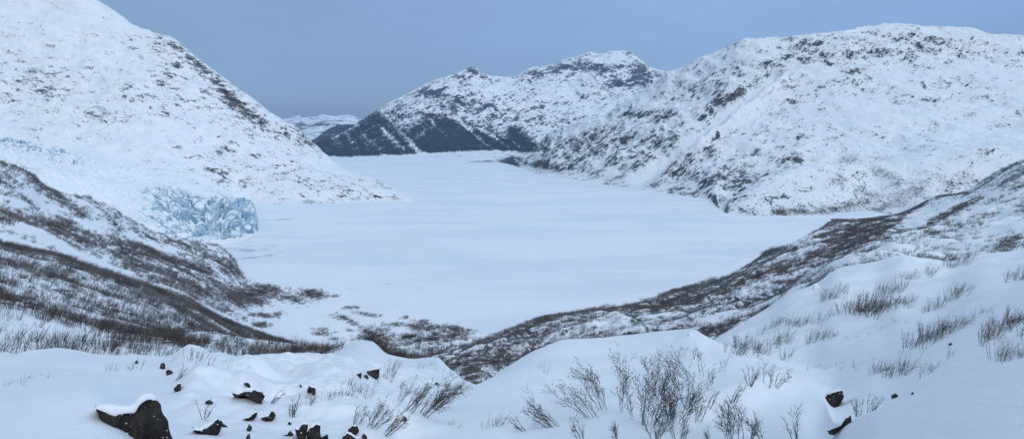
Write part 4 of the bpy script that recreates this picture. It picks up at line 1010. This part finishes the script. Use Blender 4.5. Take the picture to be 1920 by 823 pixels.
def blob(cx, cy, w_, h_, seed):
    rg = random.Random(seed); return [(cx + w_ / 2 * math.cos(a) * rg.uniform(0.7, 1.15), cy + h_ / 2 * math.sin(a) * rg.uniform(0.7, 1.15)) for a in [k * 2 * math.pi / 11 for k in range(11)]]
rock([(176,760),(200,763),(225,768),(246,764),(258,752),(268,741),(283,737),(296,750),(306,773),(315,800),(323,830),(334,880),(228,880),(222,830),(203,803),(186,782)],
     'large dark upright rock face under a snow hump at the lower left', 1.6, 0.0, seed=3, dist=7.5)
q = lambda L: [(320 + a / 4.053, 620 + b_ / 4.053) for a, b_ in L]
rock(q([(482,480),(500,455),(545,462),(600,450),(640,440),(680,460),(702,495),(690,510),(685,548),(640,535),(600,505),(560,488),(510,500)]), 'widest black rock on the left snowfield, stretched sideways', 0.8, seed=5)
rock(q([(560,398),(585,392),(605,412),(600,432),(575,415)]), 'small black rock just above the widest black rock', 0.4, 0.05, cap=False, seed=6)
rock(q([(175,740),(250,738),(310,700),(350,668),(372,735),(355,775),(330,800),(270,782),(210,768)]), 'black wedge shaped rock with a peak at its right end near the bottom edge', 0.8, seed=7)
rock(q([(370,690),(385,680),(400,705),(430,722),(410,730),(378,722)]), 'small ragged black rock right of the wedge shaped rock', 0.3, 0.05, cap=False, seed=8)
rock(q([(560,660),(600,650),(640,615),(655,620),(630,668),(590,685)]), 'slim black rock tilted up to the right, below the widest rock', 0.5, 0.08, seed=9)
rock(q([(695,655),(730,640),(755,630),(757,605),(775,608),(795,640),(770,680),(725,685)]), 'rounded black rock with a raised tip, below right of the widest rock', 0.5, 0.08, seed=10)
rock(q([(580,745),(595,710),(615,730),(600,765)]), 'small upright black rock under the slim tilted rock', 0.4, 0.05, cap=False, seed=11)
rock(q([(575,800),(600,780),(605,830),(575,835)]), 'small black rock cut by the bottom edge, below the small upright rock', 0.4, 0.05, cap=False, seed=12)
rock(q([(265,535),(290,520),(320,535),(312,555),(280,558)]), 'small oval black rock between the crest rocks and the widest rock', 0.4, 0.05, seed=13)
rock(q([(25,435),(50,405),(75,398),(76,465),(50,460),(30,450)]), 'black rock with steep right edge on the left snow crest', 0.6, 0.08, seed=14)
rock(q([(950,740),(990,735),(1000,700),(1040,710),(1030,760),(1010,840),(970,800)]), 'left block of the split black rock at the bottom edge', 0.7, 0.08, seed=15)
rock(q([(1040,780),(1060,735),(1105,705),(1133,720),(1130,830),(1080,850)]), 'right block of the split black rock at the bottom edge', 0.7, 0.08, seed=16)
rock(q([(1140,810),(1165,800),(1190,785),(1195,820),(1170,845),(1140,840)]), 'small black rock touching the right side of the split rock', 0.5, 0.05, cap=False, seed=17)
rock(q([(850,795),(885,785),(905,760),(930,785),(900,800)]), 'ragged low black rock left of the split rock', 0.4, 0.05, cap=False, seed=18)
rock(q([(890,700),(905,690),(918,705),(900,712)]), 'tiny black stone above the ragged low rock', 0.2, 0.03, cap=False, seed=19)
rock(q([(1040,460),(1052,420),(1085,425),(1100,440),(1095,488),(1078,480),(1068,450)]), 'leaning black rock like a bent post beside a small shrub', 0.5, 0.08, seed=20)
rock(q([(980,410),(992,408),(998,428),(988,428)]), 'tiny black stone left of the leaning rock', 0.2, 0.03, cap=False, seed=21)
rock(q([(668,130),(690,112),(710,115),(705,132)]), 'small dark rock on the white bench beyond the brush', 0.6, 0.1, cap=False, seed=22)
q = lambda L: [(600 + a / 4.053, 620 + b_ / 4.053) for a, b_ in L]
rock(q([(357,305),(400,295),(448,283),(443,350),(425,368),(395,340)]), 'black triangular rock, larger right one of three on the snow', 0.9, 0.1, seed=23)
rock(q([(275,332),(316,318),(314,355),(295,350)]), 'small black triangular rock, left one of three on the snow', 0.5, 0.08, cap=False, seed=24)
rock(q([(333,335),(355,332),(370,355),(362,365)]), 'small black sliver of rock between the two triangular rocks', 0.4, 0.06, cap=False, seed=25)
rock(q([(215,745),(245,720),(280,722),(292,755),(262,795),(240,775)]), 'round black rock, upper one of the pair at the bottom edge', 0.6, 0.06, seed=26)
rock(q([(178,800),(205,770),(235,780),(265,805),(295,830),(180,850)]), 'round black rock, lower one of the pair at the bottom edge', 0.6, 0.06, seed=27)
rock(q([(320,795),(335,780),(352,795),(358,822),(335,828)]), 'small black rock right of the round pair', 0.4, 0.05, cap=False, seed=28)
rock(q([(5,815),(30,800),(45,785),(60,800),(50,830),(10,840)]), 'small black rock left of the round pair', 0.4, 0.05, cap=False, seed=29)
rock(q([(635,660),(645,650),(658,665),(655,685),(640,682)]), 'small black rock at the right tip of the snowy hump', 0.3, 0.05, cap=False, seed=30)
rock(q([(872,400),(885,390),(900,398),(893,411),(878,410)]), 'small round black stone at the top of the snow bench hollow', 0.3, 0.05, cap=False, seed=31)
rock([(1531,748),(1545,745),(1552,738),(1562,733),(1576,731),(1580,745),(1572,760),(1560,762),(1552,755),(1540,758)], 'dark snowy rock on the right slope above the smooth drift', 0.9, 0.1, seed=32)
rock([(1555,806),(1575,800),(1585,785),(1592,780),(1595,788),(1580,800),(1562,808)], 'thin dark rock ledge below the snowy rock at the drift edge', 0.5, 0.06, cap=False, seed=33)
rock(blob(1678, 742, 12, 8, 3), 'small dark stone on the drift edge at right', 0.3, 0.04, cap=False, seed=34)
rock(blob(1711, 737, 6, 4, 4), 'tiny dark stone right of the small stone on the drift edge', 0.2, 0.03, cap=False, seed=35)
rock(blob(305, 686, 9, 13, 5), 'slanted dark rock on the crest above the big rock', 0.5, 0.05, cap=False, seed=36)
rock(blob(317, 698, 12, 10, 6), 'lower slanted dark rock on the crest above the big rock', 0.5, 0.05, cap=False, seed=37)
rock(blob(256, 679, 6, 8, 8), 'dark stone beside thin stalks on the left snowfield', 0.3, 0.05, cap=False, seed=38)
rock(blob(1782, 645, 7, 5, 9), 'tiny dark stone below the long diagonal shrub row', 0.3, 0.05, cap=False, seed=39)
# snow covered boulders
for (cx, cy, w_, lab, sd) in [(1530, 536, 11, 'small white snow covered boulder on the far edge of the right slope', 41), (1296, 624, 14, 'round snow covered boulder on the right end of the mound crest', 42)]:
    r = hit(cx, cy + w_ * 0.4); rad = w_ * 0.5 * r[1] / F
    ph, th_ = np.meshgrid(np.linspace(0, math.pi, 24), np.linspace(0, 2 * math.pi, 36, endpoint=False), indexing='ij')
    d3 = np.stack([np.sin(ph) * np.cos(th_), np.sin(ph) * np.sin(th_), np.cos(ph)], -1)
    rr = rad * (1 + 0.22 * perlin(d3[..., 0] * 1.6 + sd, d3[..., 1] * 1.6 + d3[..., 2], sd))
    V = (d3 * rr[..., None]).reshape(-1, 3) + np.array(r[0]) + [0, rad * 0.5, rad * (0.35 if sd == 41 else -0.25)]
    i = np.arange(23)[:, None] * 36 + np.arange(36)[None]; j = np.arange(23)[:, None] * 36 + (np.arange(36)[None] + 1) % 36
    tag(link('boulder', mesh_np('boulder', V, quads=np.stack([i, i + 36, j + 36, j], -1).reshape(-1, 4)), M_SNOW), lab, 'boulder')

# ------------------------------------------------------------------ ground objects
x, y = s_ml.px, s_ml.py
LIT_ML = np.clip(globals().get('B_ML', np.zeros_like(x)), 0, 1) * 0.5
LIT_MR = np.clip(globals().get('B_MR', np.zeros_like(s_mr.px)), 0, 1) * 0.5
build('hillside', s_ml, M_MOR, 'brush covered snowy moraine slope on the left below the glacier', 'hillside', dict(litter=LIT_ML))
build('hillside', s_mr, M_MOR, 'hummocky brush covered snowy slope along the right lake shore', 'hillside', dict(litter=LIT_MR))
build('ground', s_fg, M_SNOW, 'drifted snow mounds in front, around the viewpoint', 'ground', {})

# ------------------------------------------------------------------ air
def haze():
    x0, x1, y0, y1, z0, z1 = -9000, 9000, -60, 24000, -90, 2300
    V = np.array([(x, y, z) for z in (z0, z1) for y in (y0, y1) for x in (x0, x1)], float)
    Q = [(0, 2, 3, 1), (4, 5, 7, 6), (0, 1, 5, 4), (2, 6, 7, 3), (0, 4, 6, 2), (1, 3, 7, 5)]
    me = mesh_np('haze', V, quads=np.array(Q), smooth=False)
    m = bpy.data.materials.new('haze_air'); m.use_nodes = True; nt = m.node_tree; nt.nodes.clear()
    out = nt.nodes.new('ShaderNodeOutputMaterial'); vol = nt.nodes.new('ShaderNodeVolumePrincipled')
    vol.inputs['Color'].default_value = (0.42, 0.64, 1.0, 1); vol.inputs['Density'].default_value = 2.3e-5
    nt.links.new(vol.outputs[0], out.inputs['Volume'])
    o = link('haze', me, m)
    tag(o, 'thin bluish winter haze filling the valley air', 'haze', kind='stuff')
haze()

# ------------------------------------------------------------------ sky, sun, camera
SUN_AZ, SUN_EL = math.radians(160), math.radians(32)      # azimuth from +Y, clockwise
w = bpy.data.worlds.new('World'); sc.world = w; w.use_nodes = True
nt = w.node_tree; nt.nodes.clear(); N = NT(nt)
out = nt.nodes.new('ShaderNodeOutputWorld')
sky = N.n('ShaderNodeTexSky', sky_type='NISHITA', sun_disc=False)
sky.sun_elevation = SUN_EL; sky.sun_rotation = SUN_AZ
sky.air_density = 1.0; sky.dust_density = 2.0
b1 = N.n('ShaderNodeBackground'); b1.inputs[1].default_value = 0.05
nt.links.new(sky.outputs[0], b1.inputs[0])
tc = N.n('ShaderNodeTexCoord'); sx = N.n('ShaderNodeSeparateXYZ'); nt.links.new(tc.outputs['Generated'], sx.inputs[0])
el = sx.outputs[2]
cr = N.n('ShaderNodeValToRGB')
e = cr.color_ramp.elements
e[0].position = 0.0; e[0].color = (0.066, 0.145, 0.30, 1)
e[1].position = 1.0; e[1].color = (0.63, 0.80, 0.985, 1)
for pos_, col_ in [(0.10, (0.074, 0.148, 0.305, 1)), (0.22, (0.165, 0.255, 0.43, 1)), (0.45, (0.34, 0.475, 0.65, 1))]:
    q = cr.color_ramp.elements.new(pos_); q.color = col_
nt.links.new(el, cr.inputs[0])
st = N.noise(N.mapping(tc.outputs['Generated'], rot=(0, 4, 0), scale=(1.0, 1.0, 6.0)), 2.2, 6, 0.55, 0.5)
lr = N.math('ADD', 0.94, N.math('MULTIPLY', sx.outputs[0], 0.60))
lob = N.ss(N.math('ABSOLUTE', N.math('ADD', sx.outputs[0], 0.22)), 0.42, 0.0)
lob = N.math('SUBTRACT', 1.0, N.math('MULTIPLY', lob, N.math('MULTIPLY', N.ss(el, 0.26, 0.08), 0.26)))
fac = N.math('MULTIPLY', N.math('MULTIPLY', lr, lob), N.math('ADD', 0.56, N.math('MULTIPLY', st, 0.86)))
vm = N.n('ShaderNodeVectorMath', operation='SCALE'); nt.links.new(cr.outputs[0], vm.inputs[0]); nt.links.new(fac, vm.inputs[3])
b2 = N.n('ShaderNodeBackground'); b2.inputs[1].default_value = 1.0
nt.links.new(vm.outputs[0], b2.inputs[0])
ad = N.n('ShaderNodeAddShader'); nt.links.new(b1.outputs[0], ad.inputs[0]); nt.links.new(b2.outputs[0], ad.inputs[1])
nt.links.new(ad.outputs[0], out.inputs[0])

sun = bpy.data.lights.new('sun', 'SUN'); sun.energy = 0.55; sun.angle = math.radians(22); sun.color = (1.0, 0.95, 0.88)
so = bpy.data.objects.new('sun', sun); COL.objects.link(so)
d = Vector((math.sin(SUN_AZ) * math.cos(SUN_EL), math.cos(SUN_AZ) * math.cos(SUN_EL), math.sin(SUN_EL)))
so.rotation_euler = (-d).to_track_quat('-Z', 'Y').to_euler(); so.location = d * 50 + Vector((0, 0, H))

cam = bpy.data.cameras.new('camera'); co = bpy.data.objects.new('camera', cam); COL.objects.link(co)
co.location = (0, 0, H); co.rotation_euler = (math.pi / 2 - PITCH, 0, 0)
cam.sensor_width = 36; cam.lens = 36 * F / 1920.0; cam.clip_start = 0.1; cam.clip_end = 120000
sc.camera = co

sc.view_settings.view_transform = 'Standard'; sc.view_settings.look = 'None'
sc.view_settings.exposure = 0.0; sc.view_settings.gamma = 1.0; sc.view_settings.use_curve_mapping = False
cy = sc.cycles
cy.max_bounces = 5; cy.diffuse_bounces = 3; cy.glossy_bounces = 1; cy.volume_bounces = 1; cy.transparent_max_bounces = 4
cy.use_denoising = True
print('scene built in', round(time.time() - T0, 1), 's')
